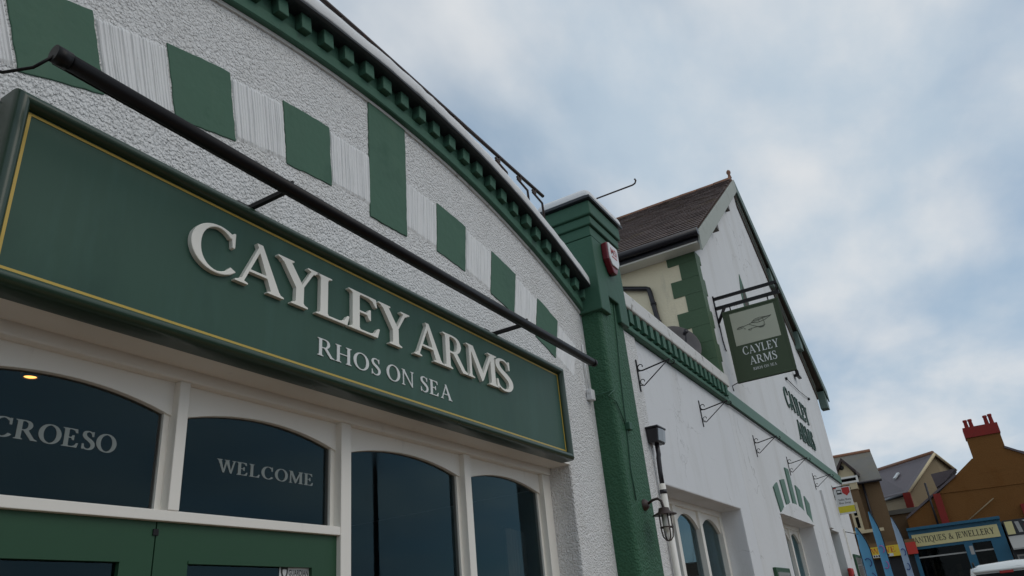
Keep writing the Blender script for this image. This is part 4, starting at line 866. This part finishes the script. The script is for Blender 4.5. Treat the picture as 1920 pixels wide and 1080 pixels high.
ln([(0.34, 0.40), (0.42, 0.41), (0.56, 0.42)]); ln([(0.34, 0.40), (0.39, 0.36), (0.42, 0.41)]); ln([(0.25, 0.46), (0.29, 0.44)]); ln([(0.60, 0.64), (0.62, 0.55)], .003); ln([(0.70, 0.66), (0.71, 0.57)], .003)
hull = [(0.55, 0.42), (0.60, 0.37), (0.68, 0.37), (0.74, 0.44), (0.66, 0.42)]
MB().slab_x([(-(pu0 + u * (pu1 - pu0)), pv0 + v * (pv1 - pv0)) for u, v in hull], HX - 0.0285, HX - 0.0262).build('drawn_hull', 'ink_green', hs)
lettering('CAYLEY', hf, 0.30, 0.87, 5.40, 0.135, 0.003, 'lettering', 'letter_flat', hs, space=0.02)
lettering('ARMS', hf, 0.375, 0.80, 5.215, 0.135, 0.003, 'lettering', 'letter_flat', hs, space=0.02)
lettering('RHOS ON SEA', hf, 0.40, 0.77, 5.115, 0.045, 0.003, 'lettering', 'letter_flat', hs, space=0.08)
MB().box(HX - 0.02, HX + 0.02, -1.08, 0.0, 6.47, 6.52).build('bracket_bar', 'black_metal', hs)
MB().box(HX - 0.02, HX + 0.02, -1.08, 0.0, 6.29, 6.345).build('bracket_bar', 'black_metal', hs)
MB().tube([(HX, -0.01, 6.06), (HX, -0.16, 6.30)], 0.028, 8).build('bracket_strut', 'black_metal', hs)
MB().box(HX - 0.02, HX + 0.02, -0.02, 0.0, 5.98, 6.55).build('bracket_plate', 'black_metal', hs)
MB().tube([(HX, -1.05, 6.50), (HX, -1.05, 6.31)], 0.012, 6).build('bracket_tie', 'black_metal', hs)
for yy in (-0.25, -0.88):
    MB().tube([(HX, yy, 6.30), (HX, yy, 6.20)], 0.010, 6).build('hanger', 'black_metal', hs)
MB().tube([(HX, -0.015, 6.0), (HX + .01, -0.012, 5.75), (HX + .04, -0.015, 5.60), (HX + .10, -0.012, 5.58)], 0.010, 6).build('cable', 'black_metal', hs)
MB().tube([(HX, -0.10, 4.98), (HX, 0.0, 4.95), (HX, -0.01, 4.86)], 0.008, 6).build('stay', 'black_metal', hs)

# ================================================================== bus stop sign, notice boards, red box
BX = 20.6
bs = thing('bus_stop_sign', 'white bus stop flag sign with red shield and yellow strip on the pub wall', 'sign', (BX, 0, 3.55))
b0, b1, z0, z1 = -0.02, -0.40, 3.56, 4.21
MB().box(BX - 0.012, BX + 0.012, b1, b0, z0, z1).build('plate', 'paper', bs)
bf = lambda u, v, d: Vector((BX - 0.0145, -(0.02 + u * 0.38), 3.56 + v * 0.65))
MB().prism([bf(u, v, 0) + Vector((-.001, 0, 0)) for u, v in ((.50, .97), (.96, .97), (.96, .78), (.73, .66), (.50, .78))], [bf(u, v, 0) + Vector((.0024, 0, 0)) for u, v in ((.50, .97), (.96, .97), (.96, .78), (.73, .66), (.50, .78))]).build('shield', 'red_paint', bs)
MB().box(BX - 0.016, BX - 0.0121, -0.40, -0.02, 3.60, 3.75).build('yellow_strip', 'sign_yellow', bs)
MB().box(BX - 0.016, BX - 0.0121, -0.09, -0.02, 4.185, 4.21).build('red_edge', 'red_paint', bs)
MB().box(BX - 0.016, BX - 0.0121, -0.19, -0.08, 4.04, 4.15).build('bus_symbol', 'ink', bs)
MB().box(BX - 0.018, BX - 0.0161, -0.175, -0.095, 4.08, 4.125).build('bus_symbol_window', 'paper', bs)
sans('Safle Bws', bf, .15, .90, .50, .075, 'lettering', 'ink', bs); sans('Bus Stop', bf, .15, .85, .38, .075, 'lettering', 'ink', bs)
MB().box(BX - 0.01, BX + 0.01, -0.42, 0.0, 4.215, 4.235).build('bracket', 'black_metal', bs)
def notice(x0, x1, z0, z1, label):
    t = thing('notice_board', label, 'notice board', ((x0 + x1) / 2, 0, z0))
    MB().box(x0, x1, -0.05, 0.0, z0, z1).build('case', 'green_door', t, bevel=0.008)
    MB().box(x0 + .07, x1 - .07, -0.054, -0.0505, z0 + .07, z1 - .07).build('poster', 'shop_grey', t)
    MB().box(x0 + .06, x1 - .06, -0.062, -0.057, z0 + .06, z1 - .06).build('pane', 'clear_glass', t)
notice(11.95, 12.9, 1.2, 2.16, 'dark green framed notice board on the wall beneath the hanging sign')
notice(21.05, 22.2, 1.3, 2.66, 'dark green framed notice board near the outer corner of the gable wall')
rb = thing('wall_post_box', 'small red box fixed to the wall beside the gable doorway', 'box', (19.6, 0, 1.5))
MB().box(19.45, 19.75, -0.10, 0.0, 1.55, 2.30).build('body', 'red_paint', rb, bevel=0.03)
MB().box(19.50, 19.70, -0.106, -0.1005, 2.10, 2.16).build('slot', 'ink', rb)
wl = on_y(1588, 1003, -0.05)
sl_ = thing('wall_bracket_lamp', 'thin white bracket with a bare arm near the corner of the gable wall', 'bracket', (wl.x, 0, wl.z))
MB().box(wl.x - .05, wl.x + .05, -0.03, 0.0, wl.z - 0.55, wl.z + 0.15).build('back_plate', 'frame_white', sl_)
MB().tube([(wl.x, -0.02, wl.z + .08), (wl.x, -0.30, wl.z - .02)], 0.010, 6).build('arm', 'gutter', sl_)

# ================================================================== street beyond: shops and houses across the side road
def P(px, py, x): v = on_x(px, py, x); return (v.y, v.z)
def pslab(pts, x, t, name, material, parent, **k):
    q = [P(*p, x) for p in pts]; return MB().slab_x(q, x, x + t).build(name, material, parent, **k)
def rect(px0, py0, px1, py1, x):            # pixel corners top left, bottom right -> Y, Z ranges
    a_, b_ = P(px0, py0, x), P(px1, py1, x); return min(a_[0], b_[0]), max(a_[0], b_[0]), min(a_[1], b_[1]), max(a_[1], b_[1])
BXF = 34.0
# antiques shop with the brown gable wall
an_ = thing('antiques_shop', 'brown rendered gable building with blue antiques shopfront and red topped chimney', 'shop', (36, -4, 0))
yl, zt_ = P(1694, 998, BXF); yr, _ = P(1870, 972, BXF); zb_ = P(1715, 1022, BXF)[1]
zt_ = 3.86; zb_ = 3.30
yl2 = P(1705, 1010, BXF)[0]; yr2 = P(1878, 985, BXF)[0]
MB().box(BXF, BXF + 0.3, yr2, yl2, zb_ - 0.12, zt_ + 0.02).build('fascia', 'shop_blue', an_)
MB().box(BXF - 0.15, BXF + 0.3, yr2 - .02, yl2, zt_ + 0.021, zt_ + 0.12).build('fascia_cornice', 'shop_blue', an_)
MB().box(BXF - 0.03, BXF - 0.0005, yr2 + 0.14, yl2 - 0.1, zb_ - 0.02, zt_ - 0.14).build('sign_panel', 'shop_cream', an_)
af = lambda u, v, d: Vector((BXF - 0.031 - d, -u, v))
lettering('ANTIQUES & JEWELLERY', af, -yl2 + 0.15, -yr2 - 0.30, zb_ + 0.11, 0.21, 0.006, 'lettering', 'ink', an_, space=0.03)
MB().box(BXF + 0.4, BXF + 0.45, yr2, yl2, 0, zb_ - 0.12).build('shop_interior', 'interior', an_)
pa_ = P(1822, 1040, BXF)[0]
MB().box(BXF - 0.08, BXF + 0.2, pa_ - 0.14, pa_ + 0.14, 0, zb_ - 0.121).build('shop_pillar', 'shop_blue', an_)
MB().box(BXF - 0.085, BXF - 0.081, pa_ - 0.12, pa_ + 0.0, zb_ - 0.52, zb_ - 0.22).build('price_card', 'shop_grey', an_)
MB().box(BXF - 0.06, BXF + 0.2, yr2, yr2 + 0.5, 0, zb_ - 0.121).build('shop_pillar', 'shop_blue', an_)
MB().box(BXF - 0.06, BXF + 0.2, yl2 - 0.14, yl2, 0, zb_ - 0.121).build('shop_pillar', 'shop_blue', an_)
MB().box(BXF + 0.02, BXF + 0.12, yr2 + 0.5, yl2 - 0.14, 0, 0.7).build('stall_riser', 'shop_blue', an_)
for y_a, y_b in ((pa_ + 0.14, yl2 - 0.14), (yr2 + 0.5, pa_ - 0.14)):
    MB().box(BXF + 0.06, BXF + 0.07, y_a, y_b, 0.7, zb_ - 0.121).build('pane', 'far_glass', an_)
    MB().box(BXF + 0.02, BXF + 0.1, y_a, y_b, zb_ - 0.44, zb_ - 0.39).build('window_rail', 'shop_grey', an_)
for k in range(9):       # goods in the window
    y_ = pa_ + 0.3 + rnd.uniform(0, 1.3) if k < 6 else yr2 + 0.6 + rnd.uniform(0, 0.6); z_ = rnd.uniform(1.5, 2.6)
    MB().box(BXF + 0.2, BXF + 0.35, y_ - .08, y_ + .08, z_, z_ + rnd.uniform(.15, .4)).build('display_goods', rnd.choice(['shop_grey', 'tan_render', 'brown_render', 'shop_cream']), an_)
XW = 35.2
wallpts = [(1640, 1050), (1700, 972), (1757, 928), (1790, 893), (1822, 860), (1884, 838), (1920, 846), (2080, 900), (2080, 1040)]
q = [P(*p, XW) for p in wallpts]; q[0] = (P(1700, 972, XW)[0] + .02, 2.9); q[-1] = (q[-2][0], 2.9)
q = [q[0]] + q[1:]
MB().slab_x(q, XW, XW + 0.4).build('gable_wall', 'brown_render', an_)
MB().box(BXF + 0.3, XW + .02, q[-1][0], yl2, 3.70, 3.80).build('shop_roof', 'lead', an_)
for a_, b_ in (((1700, 972), (1792, 891)), ((1883, 838), (2080, 900))):
    A, B_ = P(*a_, XW - .05), P(*b_, XW - .05); MB().hexa([(XW - .06, A[0], A[1] - .03), (XW + 5, A[0], A[1] - .03), (XW + 5, B_[0], B_[1] - .03), (XW - .06, B_[0], B_[1] - .03), (XW - .06, A[0], A[1] + .06), (XW + 5, A[0], A[1] + .06), (XW + 5, B_[0], B_[1] + .06), (XW - .06, B_[0], B_[1] + .06)]).build('roof', 'slate_mauve', an_)
cps = [P(1791, 896, XW - .1), P(1812, 822, XW - .1), P(1872, 808, XW - .1), P(1886, 842, XW - .1)]
cy0, cy1 = P(1878, 820, XW)[0], P(1818, 838, XW)[0]
ch_ = MB().slab_x([(cy1, P(1790, 893, XW)[1] - 0.05), (cy1, P(1812, 822, XW)[1]), (cy0, P(1812, 822, XW)[1]), (cy0, P(1790, 893, XW)[1] - 0.05)], XW - 0.004, XW + 0.75).build('chimney', 'brown_render', an_)
MB().box(XW - 0.06, XW + 0.78, cy0 - .03, cy1 + .03, P(1812, 822, XW)[1], P(1807, 804, XW)[1] + .02).build('chimney_top', 'red_brick', an_)
for px, py in ((1808, 788), (1817, 786), (1845, 779), (1854, 776)):
    y_, z_ = P(px, py, XW + .3)
    zb2 = P(1807, 804, XW)[1] + .015
    MB().lathe((XW + .35, y_, 0), [(0.085, zb2), (0.070, z_ - .09), (0.088, z_ - .06), (0.080, z_), (0.05, z_)], 10).build('chimney_pot', 'red_brick', an_)
ry = P(1768, 960, XW)[0]
MB().box(XW - 0.16, XW - .001, ry - 0.11, ry + 0.15, 3.81, P(1758, 926, XW)[1]).build('red_pier', 'red_brick', an_)
MB().tube([(XW - .2, ry + 0.30, 3.81), (XW - .2, ry + 0.30, P(1745, 905, XW)[1])], 0.04, 6).build('flue_pipe', 'gutter', an_)
A, B_ = on_x(1810, 981, XW - .1), on_x(1863, 934, XW - .1)
MB().tube([A, B_], 0.022, 6).build('stay_pole', 'tan_render', an_)
ry2 = P(1918, 960, XW)[0]; MB().box(XW - 0.14, XW - .001, ry2 - 0.3, ry2, 3.81, P(1916, 945, XW)[1]).build('red_pier', 'red_brick', an_)
MB().tube([on_x(1700, 940, XW - .02) + Vector((0, -1.1, 0.1)), on_x(1925, 905, XW - .02)], 0.012, 5).build('string_line', 'brown_render', an_)
for px, py, wdt in ((1725, 993, .42), (1762, 984, .30)):
    y_, z_ = P(px, py, BXF + .4); MB().box(BXF + .35, BXF + .7, y_ - wdt / 2, y_ + wdt / 2, 3.81, 3.98).build('roof_vent', 'shop_grey', an_)
# shop with black sign at the right
bk = thing('corner_shop', 'shop with black fascia and bold white letters beside the blue antiques shop', 'shop', (35, -6, 0))
MB().box(BXF - 0.05, BXF + 0.3, -9.5, yr2 - 0.06, 3.25, 3.80).build('fascia', 'shop_black', bk)
MB().box(BXF - 0.06, BXF - 0.051, yr2 - 0.35, yr2 - 0.10, 3.30, 3.75).build('sign_badge', 'shop_cream', bk)
kf = lambda u, v, d: Vector((BXF - 0.052, -u, v))
def mark(pts, nm, mt): MB().slab_x([(yr2 - u, v) for u, v in pts], BXF - 0.06, BXF - 0.0505).build(nm, mt, bk)
mark([(.42, 3.72), (.55, 3.72), (.60, 3.34), (.47, 3.34)], 'sign_stroke', 'shop_grey'); mark([(.66, 3.74), (.76, 3.74), (1.22, 3.52), (1.18, 3.46)], 'sign_stroke', 'paper')
mark([(.68, 3.62), (1.10, 3.44), (1.12, 3.34), (.70, 3.34)], 'sign_patch', 'red_plastic')
for k in range(5):
    u = 1.10 + k * 0.27; mark([(u, 3.74), (u + .22, 3.74), (u + .25, 3.62), (u + .27, 3.42), (u + .13, 3.42), (u + .08, 3.56)], 'sign_stroke', 'paper')
MB().hexa([(BXF - 0.7, -9.5, 2.75), (BXF - 0.05, -9.5, 3.05), (BXF - 0.05, yr2 - .08, 3.05), (BXF - 0.7, yr2 - .08, 2.75), (BXF - 0.7, -9.5, 2.80), (BXF - 0.05, -9.5, 3.24), (BXF - 0.05, yr2 - .08, 3.24), (BXF - 0.7, yr2 - .08, 2.80)]).build('awning', 'shop_grey', bk)
MB().box(BXF + 0.02, BXF + 0.3, -9.5, yr2 - 0.06, 0, 3.0).build('shopfront', 'shop_black', bk)
MB().box(BXF - 0.02, BXF + 0.01, yr2 - 0.55, yr2 - 0.15, 2.0, 2.6).build('menu_frame', 'shop_grey', bk)
MB().box(BXF - 0.025, BXF - 0.021, yr2 - 0.50, yr2 - 0.20, 2.06, 2.54).build('menu_sheet', 'lead', bk)
MB().box(BXF + 0.3, BXF + 6, -9.5, yr2 - 0.06, 0, 3.8).build('shop_body', 'brown_render', bk)

# house with dormer and the yellow shop beneath it
XH = 34.4
ho = thing('dormer_house', 'brown house with slate roof, cream dormer bay and yellow shop sign below', 'house', (37, 1, 0))
hl, hr = 4.2, P(1660, 940, XH)[0]
ezH = P(1630, 903, XH)[1]; rzH = P(1632, 847, XH + 3)[1]; hrr = P(1632, 847, XH + 3)[0]
MB().hexa([(XH, hr, 0), (XH, hl, 0), (XH + 6, hl, 0), (XH + 6, hr + .6, 0), (XH, hr, ezH), (XH, hl, ezH), (XH + 6, hl, ezH), (XH + 6, hr + .6, ezH)]).build('wall', 'house_brown', ho)
MB().hexa([(XH - .2, hr - .12, ezH - .05), (XH + 3, hrr, rzH - .05), (XH + 3, hl, rzH - .05), (XH - .2, hl, ezH - .05), (XH - .2, hr - .12, ezH + .03), (XH + 3, hrr, rzH + .03), (XH + 3, hl, rzH + .03), (XH - .2, hl, ezH + .03)]).build('roof', 'slate_grey', ho)
MB().hexa([(XH + 6.2, hrr + .6, ezH - .05), (XH + 3, hrr, rzH - .05), (XH + 3, hl, rzH - .05), (XH + 6.2, hl, ezH - .05), (XH + 6.2, hrr + .6, ezH + .03), (XH + 3, hrr, rzH + .03), (XH + 3, hl, rzH + .03), (XH + 6.2, hl, ezH + .03)]).build('roof', 'slate_grey', ho)
MB().prism([(XH, hr, ezH - .1), (XH + 3, hr + .3, rzH), (XH + 6, hr + .6, ezH - .1)], [(XH, hr + .3, ezH - .1), (XH + 3, hr + .6, rzH), (XH + 6, hr + .9, ezH - .1)]).build('gable_wall', 'house_brown', ho)
MB().tube([(XH + 3, hrr, rzH + .04), (XH + 3, hl, rzH + .04)], 0.09, 8).build('ridge', 'ridge_tile', ho)
MB().tube([(XH - .26, hr - .12, ezH - .02), (XH - .26, hl, ezH - .02)], 0.06, 8).build('gutter', 'gutter', ho)
yd0, yd1 = P(1609, 917, XH - .5)[0], P(1575, 900, XH - .5)[0]; zd0 = P(1595, 918, XH - .5)[1]; zd1 = P(1605, 885, XH - .5)[1]; za_ = P(1577, 866, XH - .5)[1]
ym = P(1579, 866, XH - .5)[0]; yd1 = 2 * ym - yd0
dr = MB().slab_x([(yd0, zd0), (yd0, zd1), (ym, za_), (yd1, zd1), (yd1, zd0)], XH - .5, XH + 2).build('dormer', 'house_cream', ho)
for s_ in (yd0 - .12, yd1 + .12):
    MB().hexa([(XH - .65, s_, zd1 - .10), (XH + 2, s_, zd1 - .10), (XH + 2, ym, za_ - .02), (XH - .65, ym, za_ - .02), (XH - .65, s_, zd1 + .06), (XH + 2, s_, zd1 + .06), (XH + 2, ym, za_ + .14), (XH - .65, ym, za_ + .14)]).build('dormer_roof', 'brown_metal', dr)
MB().box(XH - .53, XH - .501, ym - .42, ym + .42, zd0 + .25, zd1 - .12).build('dormer_window', 'frame_white', dr)
MB().box(XH - .537, XH - .5305, ym - .34, ym + .34, zd0 + .33, zd1 - .20).build('dormer_pane', 'far_glass', dr)
MB().lathe((XH - .51, P(1581, 880, XH)[0], P(1581, 880, XH)[1]), [(0.0005, -.02), (0.10, -.02), (0.10, 0)], 10, 'x').build('vent', 'ink', dr)
MB().box(XH - .45, XH - .001, yd0 + .02, hl, P(1610, 1000, XH)[1], zd0).build('bay', 'house_brown', ho)
wy0, wy1, wz0, wz1 = rect(1590, 940, 1623, 1000, XH - .46)
wz0, wz1 = P(1612, 995, XH - .46)[1], P(1605, 942, XH - .46)[1]
wf = MB().box(XH - .50, XH - .4505, wy0, wy1, wz0, wz1).build('window', 'house_cream', ho)
mzz = (wz0 + wz1) / 2
for a_, b_ in ((wz0 + .1, mzz - .03), (mzz + .03, wz1 - .1)): MB().box(XH - .506, XH - .5005, wy0 + .10, wy1 - .10, a_, b_).build('pane', 'far_glass', wf)
MB().box(XH - .55, XH - .4502, wy0 - .7, wy1 + .1, wz0 - .12, wz0 - .001).build('sill_band', 'house_cream', ho)
MB().tube([(XH - .08, P(1617, 905, XH)[0], ezH), (XH - .08, P(1617, 905, XH)[0], 3.3)], 0.045, 6).build('downpipe', 'gutter', ho)
yw0, yw1 = P(1716, 1020, XH - .6)[0], P(1620, 1035, XH - .6)[0]
MB().box(XH - .6, XH - .46, yw0, yw1, 3.05, 3.45).build('shop_fascia', 'shop_yellow', ho)
yrr = P(1692, 1020, XH - .62)[0]
MB().box(XH - .64, XH - .601, yw0 - .02, yrr, 3.04, 3.47).build('red_sign_end', 'shop_red', ho)
vf = lambda u, v, d: Vector((XH - .602, -u, v))
lettering('WAVE', vf, -P(1632, 1030, XH - .6)[0], -P(1677, 1025, XH - .6)[0], 3.20, 0.20, 0, 'lettering', 'shop_red', ho)
MB().box(XH - .606, XH - .6005, P(1674, 1035, XH - .6)[0], P(1628, 1045, XH - .6)[0], 3.06, 3.16).build('sign_strip', 'paper', ho)
for k in range(8):
    u = P(1633, 1040, XH - .6)[0] - k * 0.085; MB().box(XH - .609, XH - .6065, u - .05, u, 3.08, 3.14 + .01 * (k % 2)).build('sign_mark', 'ink', ho)
MB().box(XH - .46, XH - .001, yw0, hl, 3.44, 3.60).build('shop_soffit', 'house_brown', ho)
MB().box(XH - .20, XH - .002, yw0, hl, 0, 3.0).build('shopfront', 'shop_black', ho)
for k in range(8):
    y_ = yw0 + 0.25 + k * 0.26; z_ = rnd.uniform(1.2, 2.5)
    MB().box(XH - .34, XH - .21, y_ - .09, y_ + .09, z_, z_ + rnd.uniform(.2, .4)).build('display_goods', rnd.choice(['shop_yellow', 'brown_render', 'shop_blue', 'tan_render', 'shop_grey']), ho)  # plain boxes stand in for goods in the shopfront
# gabled house behind
gh = thing('gabled_house', 'tan gabled house with mauve slate roof and pale verge behind the antiques shop', 'house', (42, -1, 0))
Af, Cf, Bf = on_x(1705, 922, 40), on_x(1750, 853, 41.2), on_x(1790, 884, 42.4)
Rb, Eb = on_x(1640, 887, 46.5), on_x(1640, 940, 45.2)
dn = lambda p, z=0: Vector((p.x, p.y, z))
MB().prism([dn(Af), Af, Cf, Bf, dn(Bf)], [dn(Eb), Eb, Rb, Rb + (Bf - Cf), dn(Rb + (Bf - Cf))]).build('wall', 'tan_render', gh)
up = Vector((0, 0, .10)); out_ = (Af - Eb).normalized() * 0.18
MB().prism([Cf + out_ + up, Af + out_ + up + (Af - Cf) * .06, Eb + up, Rb + up], [Cf + out_, Af + out_ + (Af - Cf) * .06, Eb, Rb]).build('roof', 'slate_mauve', gh)
MB().prism([Cf + out_ + up, Bf + out_ + up, Rb + (Bf - Cf) + up, Rb + up], [Cf + out_, Bf + out_, Rb + (Bf - Cf), Rb]).build('roof', 'slate_mauve', gh)
for a_, b_ in ((Af + (Af - Cf) * .06, Cf), (Cf, Bf)):
    MB().tube([a_ + out_ * 1.15 + up * .3, b_ + out_ * 1.15 + up * .3], 0.075, 4).build('verge_board', 'house_cream', gh)
MB().tube([Cf + up * 1.1, Rb + up * 1.1], 0.09, 8).build('ridge', 'ridge_tile', gh)
MB().tube([Af + up * .2 + (Af - Cf) * .07, Eb + up * .2 + (Af - Cf) * .07], 0.07, 6).build('gutter', 'gutter', gh)
nrm = (Af - Cf).cross(Rb - Cf).normalized(); nrm = nrm if nrm.z > 0 else -nrm
for u, v in ((0.40, 0.45), (0.80, 0.75)):
    c = Cf.lerp(Rb, u) + (Af - Cf) * v + up * 1.05
    e1, e2 = (Rb - Cf).normalized() * .13, (Af - Cf).normalized() * .20
    MB().prism([c - e1 - e2 + nrm * .06, c + e1 - e2 + nrm * .06, c + e1 + e2 + nrm * .06, c - e1 + e2 + nrm * .06], [c - e1 - e2, c + e1 - e2, c + e1 + e2, c - e1 + e2]).build('skylight', 'paper', gh)
pslab([(1745, 889), (1792, 878), (1772, 902), (1756, 914)], 37.5, 1.5, 'lean_to_roof', 'slate_mauve', gh)
ck = on_x(1702, 935, 39.5)
MB().box(39.3, 39.9, ck.y - .16, ck.y + .14, 3, ck.z + .25).build('chimney_breast', 'red_brick', gh)
MB().box(36.0, 39.0, ck.y - 1.2, ck.y + 1.2, 0, P(1700, 962, 36)[1]).build('rear_extension', 'house_brown', gh)
MB().box(35.9, 39.1, ck.y - 1.3, ck.y + 1.3, P(1700, 962, 36)[1] + .001, P(1700, 958, 36)[1] + .1).build('extension_roof', 'slate_grey', gh)

# ================================================================== feather flags
def flag(label, x, tip, lean, wdt, zb, material, txt_mat, edge=True):
    tp = on_x(*tip, x)
    t = thing('feather_flag', label, 'flag', (x, tp.y - lean, 0.0), 'feather flags outside the pub corner')
    n = 16; L, Rr = [], []
    for k in range(n + 1):
        f = k / n; z_ = tp.z - (tp.z - zb) * f
        pole = tp.y - wdt * 0.55 * math.sin(min(f / .22, 1) * math.pi / 2) - 0.06 * f
        ww = wdt * (0.10 + 0.62 * min(f / .18, 1) ** 0.7 + 0.22 * f)
        L.append((x + 0.03 * math.sin(f * 6), pole + ww, z_)); Rr.append((x + 0.02 * math.sin(f * 5 + 1), pole, z_))
    rows = [[l, tuple((Vector(l) + Vector(r_)) / 2 + Vector((.03, 0, 0))), r_] for l, r_ in zip(L, Rr)]
    mb = MB().grid(rows); mb.grid([[tuple(Vector(p) + Vector((.004, 0, 0))) for p in rw] for rw in rows]); mb.build('cloth', material, t)
    MB().tube([tuple(Vector(p) + Vector((0, -.012, 0))) for p in Rr] + [(x, Rr[-1][1] - .012, 0.1)], 0.014, 6).build('pole', 'black_metal', t)
    MB().box(x - .25, x + .25, Rr[-1][1] - .25, Rr[-1][1] + .25, 0.0, 0.08).build('base', 'rubber', t, bevel=.02)
    for j in range(5):
        f = 0.32 + j * 0.14; k = int(f * n); c = (Vector(L[k]) + Vector(Rr[k])) / 2
        MB().tube([(c.x - .035, c.y + .10 * wdt / .4 * math.cos(a_), c.z + .10 * math.sin(a_)) for a_ in [RAD(40 + 20 * q_ + 60 * j) for q_ in range(12)]], 0.014, 4).build('printed_mark', txt_mat, t)
flag('blue feather flag with dark marks standing closest to the pub corner', 23.2, (1605, 989), 0, 0.32, 0.5, 'flag_blue', 'flag_ink')
flag('blue feather flag with pink print before the yellow shop sign', 26.0, (1629, 959), 0, 0.26, 0.5, 'flag_blue', 'flag_pink')
flag('pale grey blue feather flag beside the blue antiques shopfront', 28.0, (1671, 970), 0, 0.24, 0.5, 'flag_pale', 'flag_ink')

# ================================================================== parked van, rear view
VX = 17.0
vl = on_x(1806, 1066, VX)
van = thing('parked_van', 'white van parked at the kerb with red high brake light', 'van', (VX + 2.2, vl.y - 0.85, -0.12))
vy0, vy1 = vl.y - 1.75, vl.y
def vsec(x, ztop, ins, zs=1.25):
    ym_ = (vy0 + vy1) / 2; hw = (vy1 - vy0) / 2
    return [(x, ym_ - hw, 0.25), (x, ym_ - hw - .03, 0.8), (x, ym_ - hw, zs), (x, ym_ - hw + ins * .55, ztop - .22), (x, ym_ - hw + ins, ztop - .06), (x, ym_ - hw + ins + .16, ztop - .005), (x, ym_, ztop + .025),
            (x, ym_ + hw - ins - .16, ztop - .005), (x, ym_ + hw - ins, ztop - .06), (x, ym_ + hw - ins * .55, ztop - .22), (x, ym_ + hw, zs), (x, ym_ + hw + .03, 0.8), (x, ym_ + hw, 0.25)]
secs = [vsec(VX + dx, zt2, ins) for dx, zt2, ins in ((-.02, 2.02, .14), (0.10, 2.10, .12), (0.7, 2.14, .10), (2.2, 2.14, .10), (2.7, 2.03, .14), (3.3, 1.42, .16), (4.2, 1.12, .14), (4.4, 0.75, .12))]
vb = MB().grid([[(a_, b_, c_ - .12) for a_, b_, c_ in s_] for s_ in secs]); vb.poly([(a_, b_, c_ - .12) for a_, b_, c_ in secs[0]]); vb.poly([(a_, b_, c_ - .12) for a_, b_, c_ in reversed(secs[-1])]); vb.build('body', 'van_paint', van)
ymv = (vy0 + vy1) / 2
MB().hexa([(VX - .035, vy0 + .16, 1.02), (VX - .035, vy1 - .16, 1.02), (VX - .02, vy1 - .16, 1.02), (VX - .02, vy0 + .16, 1.02), (VX - .035, vy0 + .20, 1.825), (VX - .035, vy1 - .20, 1.825), (VX - .02, vy1 - .20, 1.825), (VX - .02, vy0 + .20, 1.825)]).build('rear_window', 'far_glass', van)
MB().box(VX - .03, VX - .021, vy0 + .17, vy1 - .17, 1.0, 1.84).build('rear_window_seal', 'rubber', van)
MB().box(VX - .06, VX + .02, ymv + .10, ymv + .32, 1.82, 1.885).build('brake_light', 'red_paint', van, bevel=.01)
MB().box(VX - .07, VX + .06, vy0 + .14, vy1 - .14, 1.862, 1.91).build('roof_lip', 'van_paint', van, bevel=.02)
MB().tube([(VX + .6, ymv + .7, 1.98), (VX + .55, ymv + .7, 2.06)], .02, 6).build('aerial_base', 'rubber', van)
for s_ in (vy0 + .02, vy1 - .14): MB().box(VX - .035, VX + .03, s_, s_ + .12, 0.75, 1.35).build('tail_light', 'red_paint', van, bevel=.01)
for dx in (0.75, 3.5):
    for yy, sg in ((vy0 - .01, 1), (vy1 + .01, -1)):
        wv = MB().lathe((VX + dx, yy, 0.20), [(0.0005, 0), (0.20, 0), (0.30, .0), (0.32, .03 * sg), (0.32, .18 * sg), (0.0005, .18 * sg)], 20, 'y').build('wheel', 'rubber', van)
        MB().lathe((VX + dx, yy - .004 * sg, 0.20), [(0.0005, -.006 * sg), (0.18, -.004 * sg), (0.19, .004 * sg)], 18, 'y').build('hub', 'hub', wv)

# ================================================================== lamp post across the street (seen mirrored in the glass)
lpp = on_y(704, 950, 6.53); LPX, LPY = lpp.x, -6.0
lp = thing('street_lamp', 'tall dark street lamp post mirrored in the pub window', 'street lamp', (LPX, LPY, -0.12))
MB().tube([(LPX, LPY, -.12), (LPX, LPY, 1.1), (LPX, LPY, 1.15), (LPX, LPY, 6.4)], [0.085, 0.085, 0.055, 0.042], 12).build('post', 'black_metal', lp)
MB().tube([(LPX, LPY, 6.4), (LPX + .0, LPY - .2, 6.62), (LPX, LPY - .8, 6.7)], 0.03, 8).build('arm', 'black_metal', lp)
MB().box(LPX - .12, LPX + .12, LPY - 1.3, LPY - .75, 6.63, 6.75).build('lantern', 'lead', lp, bevel=.03)
